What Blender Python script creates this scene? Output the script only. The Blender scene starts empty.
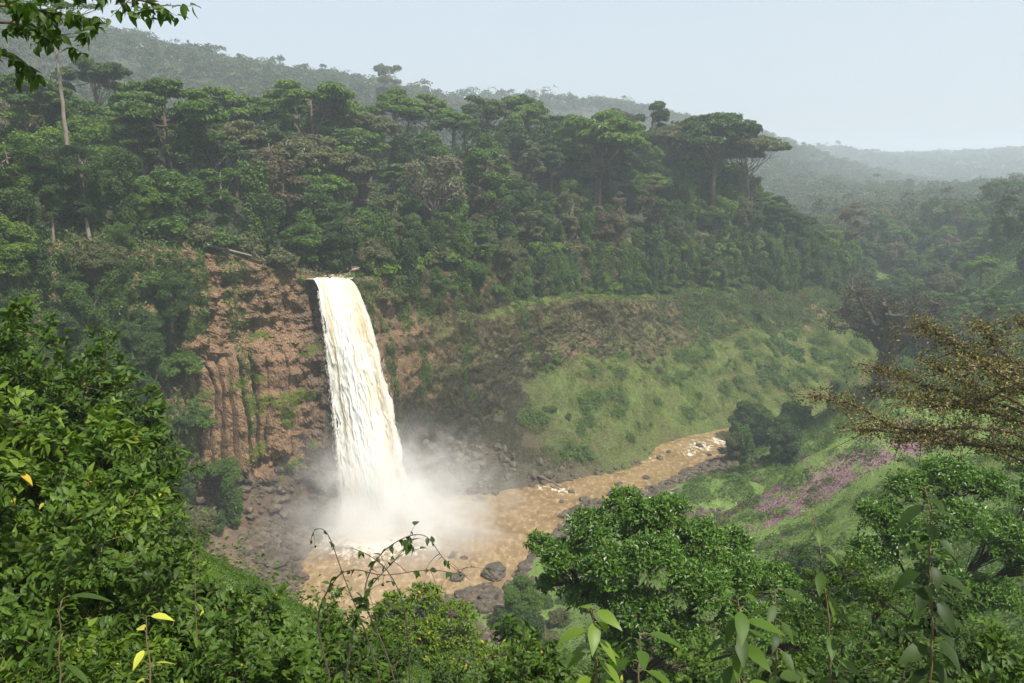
import bpy, math, random
import numpy as np

# ------------------------------------------------------------------ camera, sky, sun, exposure
SC = bpy.context.scene
COL = SC.collection
FPX, PITCH, CZ = 796.0, math.radians(12.1), 112.0
cam_d = bpy.data.cameras.new('camera')
cam = bpy.data.objects.new('camera', cam_d); COL.objects.link(cam)
cam.location = (0, 0, CZ); cam.rotation_euler = (math.pi/2 - PITCH, 0, 0)
cam_d.sensor_width = 36.0; cam_d.lens = 36.0*FPX/1024.0
cam_d.clip_start = 0.1; cam_d.clip_end = 20000
SC.camera = cam

SUN_EL, SUN_AZ = math.radians(58), math.radians(138)      # azimuth clockwise from +Y (north)
W = bpy.data.worlds.new('World'); SC.world = W; W.use_nodes = True
nt = W.node_tree
bg = nt.nodes['Background']
sky = nt.nodes.new('ShaderNodeTexSky'); sky.sky_type = 'NISHITA'; sky.sun_disc = False
sky.sun_elevation = SUN_EL; sky.sun_rotation = SUN_AZ
sky.air_density = 0.75; sky.dust_density = 5.0; sky.ozone_density = 0.4; sky.altitude = 100
veil = nt.nodes.new('ShaderNodeMix'); veil.data_type = 'RGBA'; veil.inputs[0].default_value = .68      # a pale veil of high haze over the blue
veil.inputs[7].default_value = (3.6, 4.0, 4.2, 1)
nt.links.new(sky.outputs[0], veil.inputs[6]); nt.links.new(veil.outputs[2], bg.inputs[0]); bg.inputs[1].default_value = 0.15
sd = bpy.data.lights.new('sun', 'SUN'); sd.energy = 5.0; sd.angle = math.radians(0.9); sd.color = (1.0, 0.95, 0.87)
sun = bpy.data.objects.new('sun', sd); COL.objects.link(sun)
sun.rotation_euler = (math.pi/2 - SUN_EL, 0, math.pi - SUN_AZ)
sun.location = (100, -100, 400)
SC.view_settings.view_transform = 'Standard'; SC.view_settings.look = 'None'
SC.view_settings.gamma = 1.0; SC.view_settings.exposure = 0.55
SC.view_settings.use_curve_mapping = False
cy = SC.cycles
cy.max_bounces = 6; cy.diffuse_bounces = 3; cy.glossy_bounces = 2; cy.transmission_bounces = 3
cy.transparent_max_bounces = 8; cy.volume_bounces = 4
cy.use_denoising = True
cy.use_adaptive_sampling = True; cy.adaptive_threshold = 0.02
try:
    cy.denoiser = 'OPENIMAGEDENOISE'; cy.denoising_prefilter = 'ACCURATE'
except Exception: pass
cy.volume_step_rate = 2.0; cy.volume_max_steps = 128
cy.caustics_reflective = False; cy.caustics_refractive = False
cy.sample_clamp_indirect = 6.0

CP, SP = math.cos(PITCH), math.sin(PITCH)
def at(px, py, Y):
    u = (px-512)/FPX; v = (341.5-py)/FPX
    d = np.array([u, CP+v*SP, -SP+v*CP]); t = Y/d[1]
    return np.array([d[0]*t, Y, CZ+d[2]*t])
def proj(p):
    p = np.asarray(p, float); r = p - np.array([0, 0, CZ])
    dep = r[..., 1]*CP - r[..., 2]*SP; up = r[..., 1]*SP + r[..., 2]*CP
    return 512 + r[..., 0]/dep*FPX, 341.5 - up/dep*FPX, dep

# ------------------------------------------------------------------ numeric helpers
def _h(ix, iy, iz):
    n = (ix.astype(np.int64)*374761393 + iy.astype(np.int64)*668265263 + iz.astype(np.int64)*2147483647 + 12345) & 0xFFFFFFFF
    n = ((n ^ (n >> 13))*1274126177) & 0xFFFFFFFF
    n = n ^ (n >> 16)
    return (n & 0xFFFFFF)/float(0xFFFFFF)
def vnoise(p):
    p = np.asarray(p, float); i = np.floor(p).astype(np.int64); f = p - i
    f = f*f*(3-2*f); r = 0
    for dx in (0, 1):
        for dy in (0, 1):
            for dz in (0, 1):
                w = (f[..., 0] if dx else 1-f[..., 0])*(f[..., 1] if dy else 1-f[..., 1])*(f[..., 2] if dz else 1-f[..., 2])
                r = r + w*_h(i[..., 0]+dx, i[..., 1]+dy, i[..., 2]+dz)
    return r*2-1
def fbm(p, o=4):
    p = np.asarray(p, float); a, s, r = 1.0, 0.0, 0
    for k in range(o):
        r = r + a*vnoise(p*(2.03**k)+k*17.3); s += a; a *= .5
    return r/s
class RBF:
    def __init__(s, pts, lam=1.0):
        P = np.array(pts, float); s.P = P[:, :2]/100.; n = len(P)
        K = s.k(s.P, s.P) + np.eye(n)*lam*1e-4
        A = np.zeros((n+3, n+3)); A[:n, :n] = K; A[:n, n] = 1; A[:n, n+1:] = s.P; A[n, :n] = 1; A[n+1:, :n] = s.P.T
        b = np.zeros(n+3); b[:n] = P[:, 2]
        s.w = np.linalg.solve(A, b)
    def k(s, a, b):
        d2 = ((a[:, None, :]-b[None])**2).sum(-1)+1e-12
        return .5*d2*np.log(d2)
    def __call__(s, x, y):
        x = np.asarray(x, float); sh = x.shape; q = np.stack([x.ravel(), np.asarray(y, float).ravel()], 1)/100.
        out = np.empty(len(q))
        for i in range(0, len(q), 20000):
            c = q[i:i+20000]; out[i:i+20000] = s.k(c, s.P)@s.w[:len(s.P)] + s.w[len(s.P)] + c@s.w[len(s.P)+1:]
        return out.reshape(sh)
def inpoly(x, y, poly):
    c = np.zeros(np.shape(x), bool); n = len(poly); j = n-1
    for i in range(n):
        xi, yi = poly[i]; xj, yj = poly[j]
        if yi != yj:
            c ^= ((yi > y) != (yj > y)) & (x < (xj-xi)*(y-yi)/(yj-yi)+xi)
        j = i
    return c
def nrm(v): return v/(np.linalg.norm(v, axis=-1, keepdims=True)+1e-9)

# ------------------------------------------------------------------ mesh helpers
def mesh(name, V, F, mat=None, smooth=False, attrs=None):
    """F: (n,3) or (n,4) index array"""
    V = np.asarray(V, np.float32); F = np.asarray(F, np.int32)
    me = bpy.data.meshes.new(name); me.vertices.add(len(V)); me.vertices.foreach_set('co', V.ravel())
    k = F.shape[1]; me.loops.add(F.size); me.loops.foreach_set('vertex_index', F.ravel())
    me.polygons.add(len(F)); me.polygons.foreach_set('loop_start', np.arange(0, F.size, k, dtype=np.int32))
    me.polygons.foreach_set('loop_total', np.full(len(F), k, np.int32))
    me.polygons.foreach_set('use_smooth', np.full(len(F), smooth, bool))
    if attrs:
        for an, av in attrs.items():
            a = me.attributes.new(an, 'FLOAT', 'POINT'); a.data.foreach_set('value', np.asarray(av, np.float32).ravel())
    if mat: me.materials.append(mat)
    me.update(calc_edges=True)
    return me
def link(name, me, parent=None, loc=None):
    o = bpy.data.objects.new(name, me); COL.objects.link(o)
    if parent: o.parent = parent
    if loc is not None: o.location = loc
    return o
def tag(o, label=None, cat=None, group=None, kind=None):
    if label: o['label'] = label
    if cat: o['category'] = cat
    if group: o['group'] = group
    if kind: o['kind'] = kind
    return o
def empty(name, loc, rz=0, sc=1):
    o = bpy.data.objects.new(name, None); COL.objects.link(o); o.empty_display_size = .3
    o.location = loc; o.rotation_euler = (0, 0, rz); o.scale = (sc, sc, sc) if np.isscalar(sc) else sc
    return o
def copy_tree(root, parent=None):
    c = root.copy(); COL.objects.link(c)
    if parent: c.parent = parent
    for ch in list(root.children): copy_tree(ch, c)
    return c
def grid_faces(nu, nv, mask=None):
    i = np.arange(nu*nv).reshape(nu, nv)
    F = np.stack([i[:-1, :-1], i[1:, :-1], i[1:, 1:], i[:-1, 1:]], -1)
    if mask is not None: return F[mask]
    return F.reshape(-1, 4)
def compact(V, F, attrs=None):
    used = np.unique(F); m = np.full(len(V), -1); m[used] = np.arange(len(used))
    return V[used], m[F], ({k: np.asarray(a).ravel()[used] for k, a in attrs.items()} if attrs else None)
class Tubes:
    def __init__(s): s.V = []; s.F = []; s.n = 0
    def add(s, pts, rad, k=6, cap=True):
        P = np.asarray(pts, float); R = np.broadcast_to(np.asarray(rad, float), (len(P),))
        T = nrm(np.gradient(P, axis=0)); ref = np.array([0, 0, 1.]) if abs(T[0, 2]) < .9 else np.array([1., 0, 0])
        A = nrm(np.cross(T, ref)); B = np.cross(T, A); th = np.arange(k)*2*math.pi/k
        ring = P[:, None]+R[:, None, None]*(A[:, None]*np.cos(th)[None, :, None]+B[:, None]*np.sin(th)[None, :, None])
        s.V.append(ring.reshape(-1, 3)); i = np.arange(len(P)*k).reshape(len(P), k)+s.n
        a = i[:-1]; b = i[1:]
        s.F.append(np.stack([a, np.roll(a, -1, 1), np.roll(b, -1, 1), b], -1).reshape(-1, 4)); s.n += len(P)*k
        if cap:
            s.V.append(np.array([P[-1]+T[-1]*R[-1]])); t = s.n; s.n += 1
            e = i[-1]; s.F.append(np.stack([e, np.roll(e, -1), np.full(k, t), np.full(k, t)], -1))
    def mesh(s, name, mat, smooth=True):
        V = np.concatenate(s.V); F = np.concatenate(s.F)
        deg = F[:, 2] == F[:, 3]
        # turn the degenerate cap quads into proper ones by pairing: build as tris
        q = F[~deg]; t = F[deg][:, :3]
        T = np.concatenate([q[:, [0, 1, 2]], q[:, [0, 2, 3]], t])
        return mesh(name, V, T, mat, smooth)
def bez(a, b, c, n=8):
    t = np.linspace(0, 1, n)[:, None]; a, b, c = map(np.asarray, (a, b, c))
    return a*(1-t)**2+2*b*t*(1-t)+c*t*t
def wob(P, rng, amp):
    P = P.copy(); P[1:-1] += rng.normal(0, amp, P[1:-1].shape); return P

# leaves: base point C, axis A (unit), normal N (unit), length L, width Wd
def leaf_simple(C, A, N, L, Wd, fold=.25):
    S = nrm(np.cross(A, N)); N = np.cross(S, A); L = np.broadcast_to(L, (len(C),))[:, None]; Wd = np.broadcast_to(Wd, (len(C),))[:, None]
    v0 = C; v2 = C+A*L-N*L*.12
    m = C+A*L*.45; v1 = m+S*Wd*.5+N*Wd*fold; v3 = m-S*Wd*.5+N*Wd*fold
    V = np.stack([v0, v1, v2, v3], 1).reshape(-1, 3); i = np.arange(len(C))[:, None]*4
    F = np.concatenate([i+np.array([[0, 1, 2]]), i+np.array([[0, 2, 3]])])
    return V, F
def leaf_broad(C, A, N, L, Wd, droop=.35, fold=.18):
    """a real leaf outline: midrib of five points with four pairs of edge points, drooping to a drip tip"""
    S = nrm(np.cross(A, N)); N = np.cross(S, A); n = len(C)
    L = np.broadcast_to(L, (n,))[:, None]; Wd = np.broadcast_to(Wd, (n,))[:, None]
    dr = np.broadcast_to(droop, (n,))[:, None]
    ts = [0, .1, .3, .55, .8, 1.0]; ws = [0, .55, 1.0, .92, .45, 0]
    V = []
    for t, w in zip(ts, ws):
        m = C+A*L*t-N*L*dr*t*t
        if w == 0: V.append(m)
        else:
            V += [m+S*Wd*.5*w+N*Wd*fold*w, m, m-S*Wd*.5*w+N*Wd*fold*w]
    V = np.stack(V, 1); k = V.shape[1]      # 0, (1,2,3),(4,5,6),(7,8,9),(10,11,12), 13
    F = [[0, 1, 2], [0, 2, 3]]
    for a in (1, 4, 7):
        F += [[a, a+3, a+4], [a, a+4, a+1], [a+1, a+4, a+5], [a+1, a+5, a+2]]
    F += [[10, 13, 11], [11, 13, 12]]
    F = np.array(F); i = (np.arange(n)*k)[:, None, None]
    return V.reshape(-1, 3), (i+F[None]).reshape(-1, 3)
def rand_dirs(rng, n): return nrm(rng.normal(size=(n, 3)))

# ------------------------------------------------------------------ materials
def newmat(name):
    m = bpy.data.materials.new(name); m.use_nodes = True; t = m.node_tree
    for n in list(t.nodes): t.nodes.remove(n)
    return m, t, t.nodes.new('ShaderNodeOutputMaterial')
def N(t, typ, **kw):
    n = t.nodes.new(typ)
    for k, v in kw.items():
        if isinstance(k, str) and hasattr(n, k): setattr(n, k, v)
    return n
def ramp(t, fac, stops, interp='LINEAR'):
    r = t.nodes.new('ShaderNodeValToRGB'); r.color_ramp.interpolation = interp
    e = r.color_ramp.elements
    while len(e) < len(stops): e.new(.5)
    for k, (p, c) in enumerate(stops):
        e[k].position = p; e[k].color = (*c, 1) if len(c) == 3 else c
    t.links.new(fac, r.inputs[0]); return r
def mixc(t, fac, a, b, mode='MIX'):
    m = t.nodes.new('ShaderNodeMix'); m.data_type = 'RGBA'; m.blend_type = mode
    for s, v in ((m.inputs[0], fac), (m.inputs[6], a), (m.inputs[7], b)):
        if isinstance(v, (int, float)): s.default_value = v
        elif isinstance(v, tuple): s.default_value = (*v, 1)
        else: t.links.new(v, s)
    return m.outputs[2]
def math_(t, op, a, b=None, clamp=False):
    m = t.nodes.new('ShaderNodeMath'); m.operation = op; m.use_clamp = clamp
    for s, v in ((m.inputs[0], a), (m.inputs[1], b)):
        if v is None: continue
        if isinstance(v, (int, float)): s.default_value = v
        else: t.links.new(v, s)
    return m.outputs[0]
def noise(t, scale, detail=4, rough=.55, vec=None, stretch=None):
    g = t.nodes.new('ShaderNodeNewGeometry')
    v = vec or g.outputs['Position']
    if stretch:
        mp = t.nodes.new('ShaderNodeMapping'); mp.inputs['Scale'].default_value = stretch; t.links.new(v, mp.inputs[0]); v = mp.outputs[0]
    n = t.nodes.new('ShaderNodeTexNoise'); n.inputs['Scale'].default_value = scale
    n.inputs['Detail'].default_value = detail; n.inputs['Roughness'].default_value = rough
    t.links.new(v, n.inputs['Vector']); return n.outputs[0]

def leaf_mat(name, c_dark, c_mid, c_light, trans=.35, rough=.5, obj_var=.6, patch=0.0, spec=.35, accent=None, accent_amt=0.0, pw=.6):
    m, t, out = newmat(name)
    g = N(t, 'ShaderNodeNewGeometry'); oi = N(t, 'ShaderNodeObjectInfo')
    fac = g.outputs['Random Per Island']
    f2 = mixc(t, obj_var, fac, oi.outputs['Random'])
    if patch:
        nz = noise(t, patch, 2, .5)
        nz = math_(t, 'MULTIPLY_ADD', nz, 2.2); nz.node.inputs[2].default_value = -.6
        f2 = mixc(t, pw, f2, nz)
    r = ramp(t, f2, [(0, c_dark), (.5, c_mid), (1, c_light)])
    colr = r.outputs[0]
    if accent:
        lt = math_(t, 'LESS_THAN', math_(t, 'FRACT', math_(t, 'MULTIPLY', fac, 37.17)), accent_amt)
        colr = mixc(t, lt, colr, accent)
    p = N(t, 'ShaderNodeBsdfPrincipled'); t.links.new(colr, p.inputs['Base Color'])
    p.inputs['Roughness'].default_value = rough; p.inputs['Specular IOR Level'].default_value = spec
    tr = N(t, 'ShaderNodeBsdfTranslucent')
    t.links.new(mixc(t, 1.0, colr, (1.0, 1.15, .45), 'MULTIPLY'), tr.inputs[0])
    mx = N(t, 'ShaderNodeMixShader'); mx.inputs[0].default_value = trans
    t.links.new(p.outputs[0], mx.inputs[1]); t.links.new(tr.outputs[0], mx.inputs[2]); t.links.new(mx.outputs[0], out.inputs[0])
    return m
def bark_mat(name, a, b, sc=3.):
    m, t, out = newmat(name); oi = N(t, 'ShaderNodeTexCoord')
    nz = noise(t, sc, 5, .65, vec=oi.outputs['Object'], stretch=(1, 1, .25))
    r = ramp(t, nz, [(.3, a), (.7, b)])
    p = N(t, 'ShaderNodeBsdfPrincipled'); t.links.new(r.outputs[0], p.inputs['Base Color']); p.inputs['Roughness'].default_value = .9
    bp = N(t, 'ShaderNodeBump'); bp.inputs['Strength'].default_value = .6; t.links.new(nz, bp.inputs['Height']); t.links.new(bp.outputs[0], p.inputs['Normal'])
    t.links.new(p.outputs[0], out.inputs[0]); return m
M = {}
M['dark'] = leaf_mat('dark_rainforest_leaf', (0.023, 0.049, 0.011), (0.042, 0.082, 0.016), (0.076, 0.121, 0.022), patch=.12)
M['mid'] = leaf_mat('green_leaf', (0.035, 0.073, 0.010), (0.066, 0.129, 0.016), (0.121, 0.190, 0.024), patch=.12)
M['lime'] = leaf_mat('light_green_leaf', (0.059, 0.115, 0.011), (0.096, 0.169, 0.016), (0.155, 0.224, 0.024), patch=.2)
M['olive'] = leaf_mat('olive_leaf', (0.066, 0.074, 0.029), (0.108, 0.118, 0.046), (0.174, 0.162, 0.074), patch=.15)
M['rust'] = leaf_mat('brownish_leaf', (.070, .055, .032), (.115, .090, .052), (.16, .135, .08), patch=.15)
M['grey'] = leaf_mat('greyish_leaf', (.090, .090, .055), (.135, .130, .085), (.19, .18, .12), patch=.25)
M['far'] = leaf_mat('distant_forest_leaf', (0.022, 0.046, 0.013), (0.061, 0.088, 0.029), (0.138, 0.127, 0.055), obj_var=0, patch=.045, trans=.2, pw=.8, spec=.15)
M['vine'] = leaf_mat('vine_leaf', (0.043, 0.080, 0.012), (0.072, 0.132, 0.020), (0.115, 0.187, 0.031), obj_var=0, patch=.16)
M['grass'] = leaf_mat('grass_blade', (0.104, 0.154, 0.018), (0.171, 0.237, 0.024), (0.242, 0.281, 0.036), obj_var=0, patch=.09, trans=.4)
M['drygrass'] = leaf_mat('dry_growth', (.055, .045, .022), (.095, .074, .034), (.085, .098, .032), obj_var=0, patch=.1)
M['purple'] = leaf_mat('purple_flower', (0.082, 0.034, 0.056), (0.156, 0.060, 0.101), (0.246, 0.112, 0.168), obj_var=0, patch=.12)
M['twiggy'] = leaf_mat('dusky_brown_leaf', (.030, .028, .016), (.050, .046, .024), (.075, .070, .034), obj_var=0)
M['herb'] = leaf_mat('talus_herb_leaf', (.075, .120, .018), (.115, .170, .024), (.170, .220, .034), obj_var=0, patch=.12)
M['near'] = leaf_mat('glossy_near_leaf', (0.029, 0.062, 0.007), (0.055, 0.105, 0.011), (0.092, 0.155, 0.017), rough=.5, obj_var=.25, spec=.25, accent=(0.342, 0.300, 0.027), accent_amt=.008)
M['near_dark'] = leaf_mat('dark_glossy_leaf', (0.017, 0.035, 0.006), (0.032, 0.063, 0.009), (0.060, 0.098, 0.016), rough=.5, obj_var=.25, spec=.25)
M['near_lime'] = leaf_mat('fresh_green_leaf', (0.070, 0.123, 0.011), (0.110, 0.176, 0.019), (0.170, 0.238, 0.030), rough=.42, obj_var=.25, spec=.25, accent=(0.512, 0.380, 0.045), accent_amt=.01)
M['tree_green'] = leaf_mat('crown_leaf', (0.044, 0.103, 0.013), (0.081, 0.167, 0.020), (0.133, 0.232, 0.033), rough=.4, obj_var=.1, spec=.45)
M['brown_leaf'] = leaf_mat('dry_brown_leaf', (.10, .08, .03), (.22, .165, .06), (.36, .28, .12), rough=.5, obj_var=0, accent=(.07, .09, .02), accent_amt=.3)
M['yellow'] = leaf_mat('yellow_leaf', (.30, .34, .04), (.42, .44, .05), (.5, .45, .08), obj_var=0)
M['bark'] = bark_mat('brown_bark', (.07, .05, .035), (.16, .125, .09))
M['palebark'] = bark_mat('pale_bark', (.22, .19, .16), (.42, .38, .33))
M['greybark'] = bark_mat('grey_bark', (.11, .09, .07), (.24, .20, .165))
M['darkbark'] = bark_mat('dark_bark', (.035, .024, .018), (.09, .065, .05), 12.)
M['stem'] = bark_mat('thin_stem_bark', (.09, .07, .035), (.17, .13, .07), 20.)

# ------------------------------------------------------------------ terrain functions
# the plateau and the hills
FP = [(-150, 40, 106), (-140, 90, 103), (-132, 140, 99), (-118, 185, 96), (-100, 214, 93), (-84, 236, 89), (-66, 250, 80), (-52, 254, 78.5), (-55, 285, 79), (-45, 330, 84),
      (-30, 285, 79), (-12, 302, 79), (8, 328, 78), (35, 358, 77), (68, 382, 76), (116, 412, 72), (165, 438, 66), (205, 484, 60), (225, 560, 50), (240, 660, 50),
      (-115, 260, 105), (-150, 250, 115), (-190, 200, 122), (-170, 140, 112), (-200, 80, 120), (-110, 320, 112), (-60, 370, 114), (-150, 360, 122), (0, 400, 111), (50, 425, 109), (100, 440, 104), (130, 460, 93), (150, 500, 78),
      (180, 560, 55), (60, 520, 84), (-80, 480, 112), (-250, 350, 130),
      # hill behind, left
      (-406, 840, 238), (-560, 784, 266), (-224, 854, 198), (-92, 910, 186), (-180, 560, 118), (-650, 560, 200), (-40, 760, 110), (-330, 600, 135), (40, 960, 150),
      # valley, right
      (170, 480, 48), (220, 520, 38), (240, 460, 33), (300, 500, 44), (260, 600, 48), (330, 700, 62), (400, 800, 66), (480, 700, 75), (430, 1000, 78), (600, 900, 95),
      (271, 430, 80), (241, 430, 50), (330, 430, 112), (400, 400, 135), (300, 350, 92), (250, 350, 60), (420, 550, 110), (500, 450, 150), (340, 250, 95), (350, 100, 110),
      # ridge beyond
      (0, 1000, 190), (140, 1000, 173), (232, 1000, 150), (350, 1200, 156), (420, 1350, 160), (-200, 1000, 180), (520, 1250, 110), (100, 1500, 130),
      # far hills
      (600, 2000, 140), (820, 2050, 162), (920, 2050, 140), (1100, 2000, 140), (1320, 2050, 158), (1700, 1900, 170), (1000, 1500, 92), (700, 1500, 92), (1300, 1300, 130), (300, 2200, 130), (-500, 2000, 150),
      (0, 3200, 110), (1000, 3200, 100), (2500, 3200, 120), (-1500, 3000, 120), (2500, 1000, 150), (-1500, 800, 170), (900, 600, 150)]
def far_k(y): return 1+.5*np.clip((np.asarray(y, float)-700)/300., 0, 1)
FP = [(x*far_k(y), y*far_k(y), 112+(z-112)*far_k(y)) for x, y, z in FP]
_F = RBF(FP, 5.)
def Fz(x, y): return _F(x, y)
# camera side of the gorge, its floor and the river bed
NP_ = [(0, -40, 114), (-40, -30, 118), (40, -30, 114), (0, -3, 110.6), (0, 2, 109.3), (-6, 4, 107.8), (6, 4, 107.8), (0, 8, 104.5), (10, 10, 102.5), (-5, 12, 101.5), (-4, 17, 100), (-9, 22, 99.5), (-15, 26, 100.5), (-30, 30, 104), (-60, 25, 112),
       (0, 22, 95), (12, 24, 92), (30, 20, 99), (40, 30, 93), (0, 45, 77), (30, 45, 80), (60, 60, 78), (-30, 60, 76), (-60, 60, 80), (-90, 60, 92), (-125, 60, 100), (100, 60, 92),
       (0, 100, 40), (0, 150, 12), (-2, 178, 2), (0, 196, -1), (0, 215, -3), (30, 100, 44), (30, 150, 20), (20, 200, 6), (28, 228, 3), (-47, 172, 1.5), (-47, 184, -2), (-62, 190, 1.5), (-70, 205, 2), (-30, 160, 6), (-60, 120, 36), (-80, 170, 14), (-100, 150, 40), (-110, 100, 72), (-118, 150, 60), (-108, 190, 28),
       (-75, 225, 4), (-80, 205, 8), (-95, 222, 14), (-62, 232, 1), (-48, 240, -4), (-55, 222, -2), (-40, 215, -4), (-20, 240, -4), (-15, 262, -3), (-30, 268, -3), (2, 262, -3), (20, 262, -3), (30, 275, -3), (-8, 205, -2),
       (15, 238, -.5), (40, 262, 0), (55, 264, 1.5), (70, 280, 1), (85, 292, 2), (60, 295, -3), (85, 312, -3), (115, 335, -3), (150, 365, -3), (190, 410, -1), (108, 305, 5), (130, 318, 12),
       (40, 235, 6), (70, 255, 8), (50, 160, 30), (80, 120, 58), (120, 120, 72), (140, 180, 60), (180, 180, 70), (200, 120, 88),
       (141, 290, 31), (185, 310, 40), (165, 340, 22), (210, 350, 35), (250, 350, 58), (250, 280, 70), (300, 350, 90), (300, 200, 85), (340, 250, 95), (350, 100, 110),
       (40, 330, 5), (80, 360, 10), (140, 400, 14), (200, 450, 20), (241, 430, 48), (271, 430, 78), (330, 430, 110), (220, 520, 36), (240, 460, 32), (300, 500, 44)]
for (px, py, Y, dz) in ((720, 525, 200, 0), (745, 512, 203, 0), (775, 488, 207, 0), (800, 462, 212, 0), (850, 425, 222, 0), (900, 405, 232, 0), (960, 392, 245, 0), (1024, 378, 258, 0), (1090, 366, 270, 0),
                       (735, 512, 228, -7), (775, 488, 235, -12), (800, 462, 243, -14), (850, 425, 255, -13), (900, 405, 266, -10), (960, 392, 280, -6),
                       (775, 515, 196, 0), (810, 500, 196, 0), (850, 470, 200, 0), (900, 445, 208, 0), (960, 428, 215, 0), (1024, 415, 225, 0),
                       (770, 560, 165, 0), (850, 520, 165, -1), (900, 480, 178, 0), (960, 462, 185, 0), (1024, 450, 190, 0), (960, 540, 130, 0), (860, 600, 125, 0)):
    q = at(px, py, Y); NP_.append((q[0], q[1], q[2]+dz))
for (px, py, z) in ((480, 585, 1.5), (522, 563, 2.), (500, 612, 4.), (458, 607, .8), (428, 590, -1.5), (470, 560, -1.), (540, 545, .8), (585, 512, 1.), (500, 545, -1.5)):
    q = at(px, py, 100.); k = (CZ-z)/(CZ-q[2]); NP_.append((q[0]*k, 100*k, z))
for (x, y) in [(x, 662) for x in range(235, 380, 30)]+[(362, y) for y in range(440, 660, 40)]+[(300, 560), (300, 610), (260, 600)]: NP_.append((x, y, float(_F(np.array([x*1.]), np.array([y*1.]))[0])))
_N = RBF(NP_, 2.)
def Nz(x, y):
    z = _N(x, y); P = np.stack([np.asarray(x, float), np.asarray(y, float), np.zeros(np.shape(x))], -1)
    near = np.clip((np.hypot(x, y)-8)/60, 0, 1)
    return z + fbm(P/22., 4)*2.0*near + fbm(P/5., 3)*.5*near
#  rim stations: X, Y, rim z, ledge z, ledge width, foot offset, foot z, base offset, base z
ST = np.array([(-150, 40, 104, 85, 1, 8, 62, 25, 45), (-140, 90, 101, 80, 1, 8, 55, 25, 40), (-132, 140, 97, 76, 1, 8, 42, 24, 25), (-118, 185, 94, 72, 1.5, 6, 28, 20, 16),
               (-100, 214, 91, 68, 1, 4, 20, 14, 8), (-84, 234, 88.5, 62, 2.6, 4, 16, 12, 3), (-66, 246, 79.5, 61, 2.2, 4, 12, 12, -2), (-50, 248.5, 78.3, 60, .5, 3, 8, 8, -4),
               (-40, 262, 77.5, 60, .8, 4, 10, 9, -4), (-30, 277, 77, 60, 2, 7, 14, 22, -2), (-12, 297, 77, 60, 5, 13, 22, 36, -1), (8, 322, 76, 58, 7.5, 16, 26, 52, -1),
               (35, 350, 75, 57, 8, 17, 27, 43, -1), (68, 374, 74, 56, 8, 17, 29, 46, -1), (116, 405, 70, 53, 7, 15, 32, 58, -1), (165, 432, 66, 50, 4, 15, 34, 62, 3), (205, 480, 60, 45, 3, 14, 34, 60, 10),
               (225, 560, 50, 44, 2, 12, 38, 50, 24), (240, 660, 50, 46, 2, 10, 42, 40, 38)], float)
def catmull(A, m):
    n = len(A); out = []
    P = np.vstack([2*A[0]-A[1], A, 2*A[-1]-A[-2]])
    for i in range(n-1):
        p0, p1, p2, p3 = P[i:i+4]; t = np.linspace(0, 1, m, endpoint=False)[:, None]
        out.append(.5*((2*p1)+(-p0+p2)*t+(2*p0-5*p1+4*p2-p3)*t*t+(-p0+3*p1-3*p2+p3)*t**3))
    return np.vstack(out+[A[-1:]])
_D = catmull(ST, 60)
_sl = np.concatenate([[0], np.cumsum(np.hypot(*np.diff(_D[:, :2], axis=0).T))]); SLEN = _sl[-1]
def rim(s): return np.stack([np.interp(s, _sl, _D[:, k]) for k in range(9)], -1)
def rim_out(s):
    a = rim(np.asarray(s)-9.)[..., :2]; b = rim(np.asarray(s)+9.)[..., :2]; d = b-a; d = d/np.linalg.norm(d, axis=-1, keepdims=True)
    return np.stack([d[..., 1], -d[..., 0]], -1)
def s_at(x, y): return _sl[np.argmin((_D[:, 0]-x)**2+(_D[:, 1]-y)**2)]
RIMPOLY = [tuple(p) for p in _D[::12, :2]]
GORGE = RIMPOLY+[(360, 660), (360, -90), (-200, -90), (-200, 40)]
def inland(s, d):
    r = rim(s); o = rim_out(s); return r[..., 0]-o[..., 0]*d, r[..., 1]-o[..., 1]*d
S_FALL = s_at(-57, 247.5)

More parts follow.
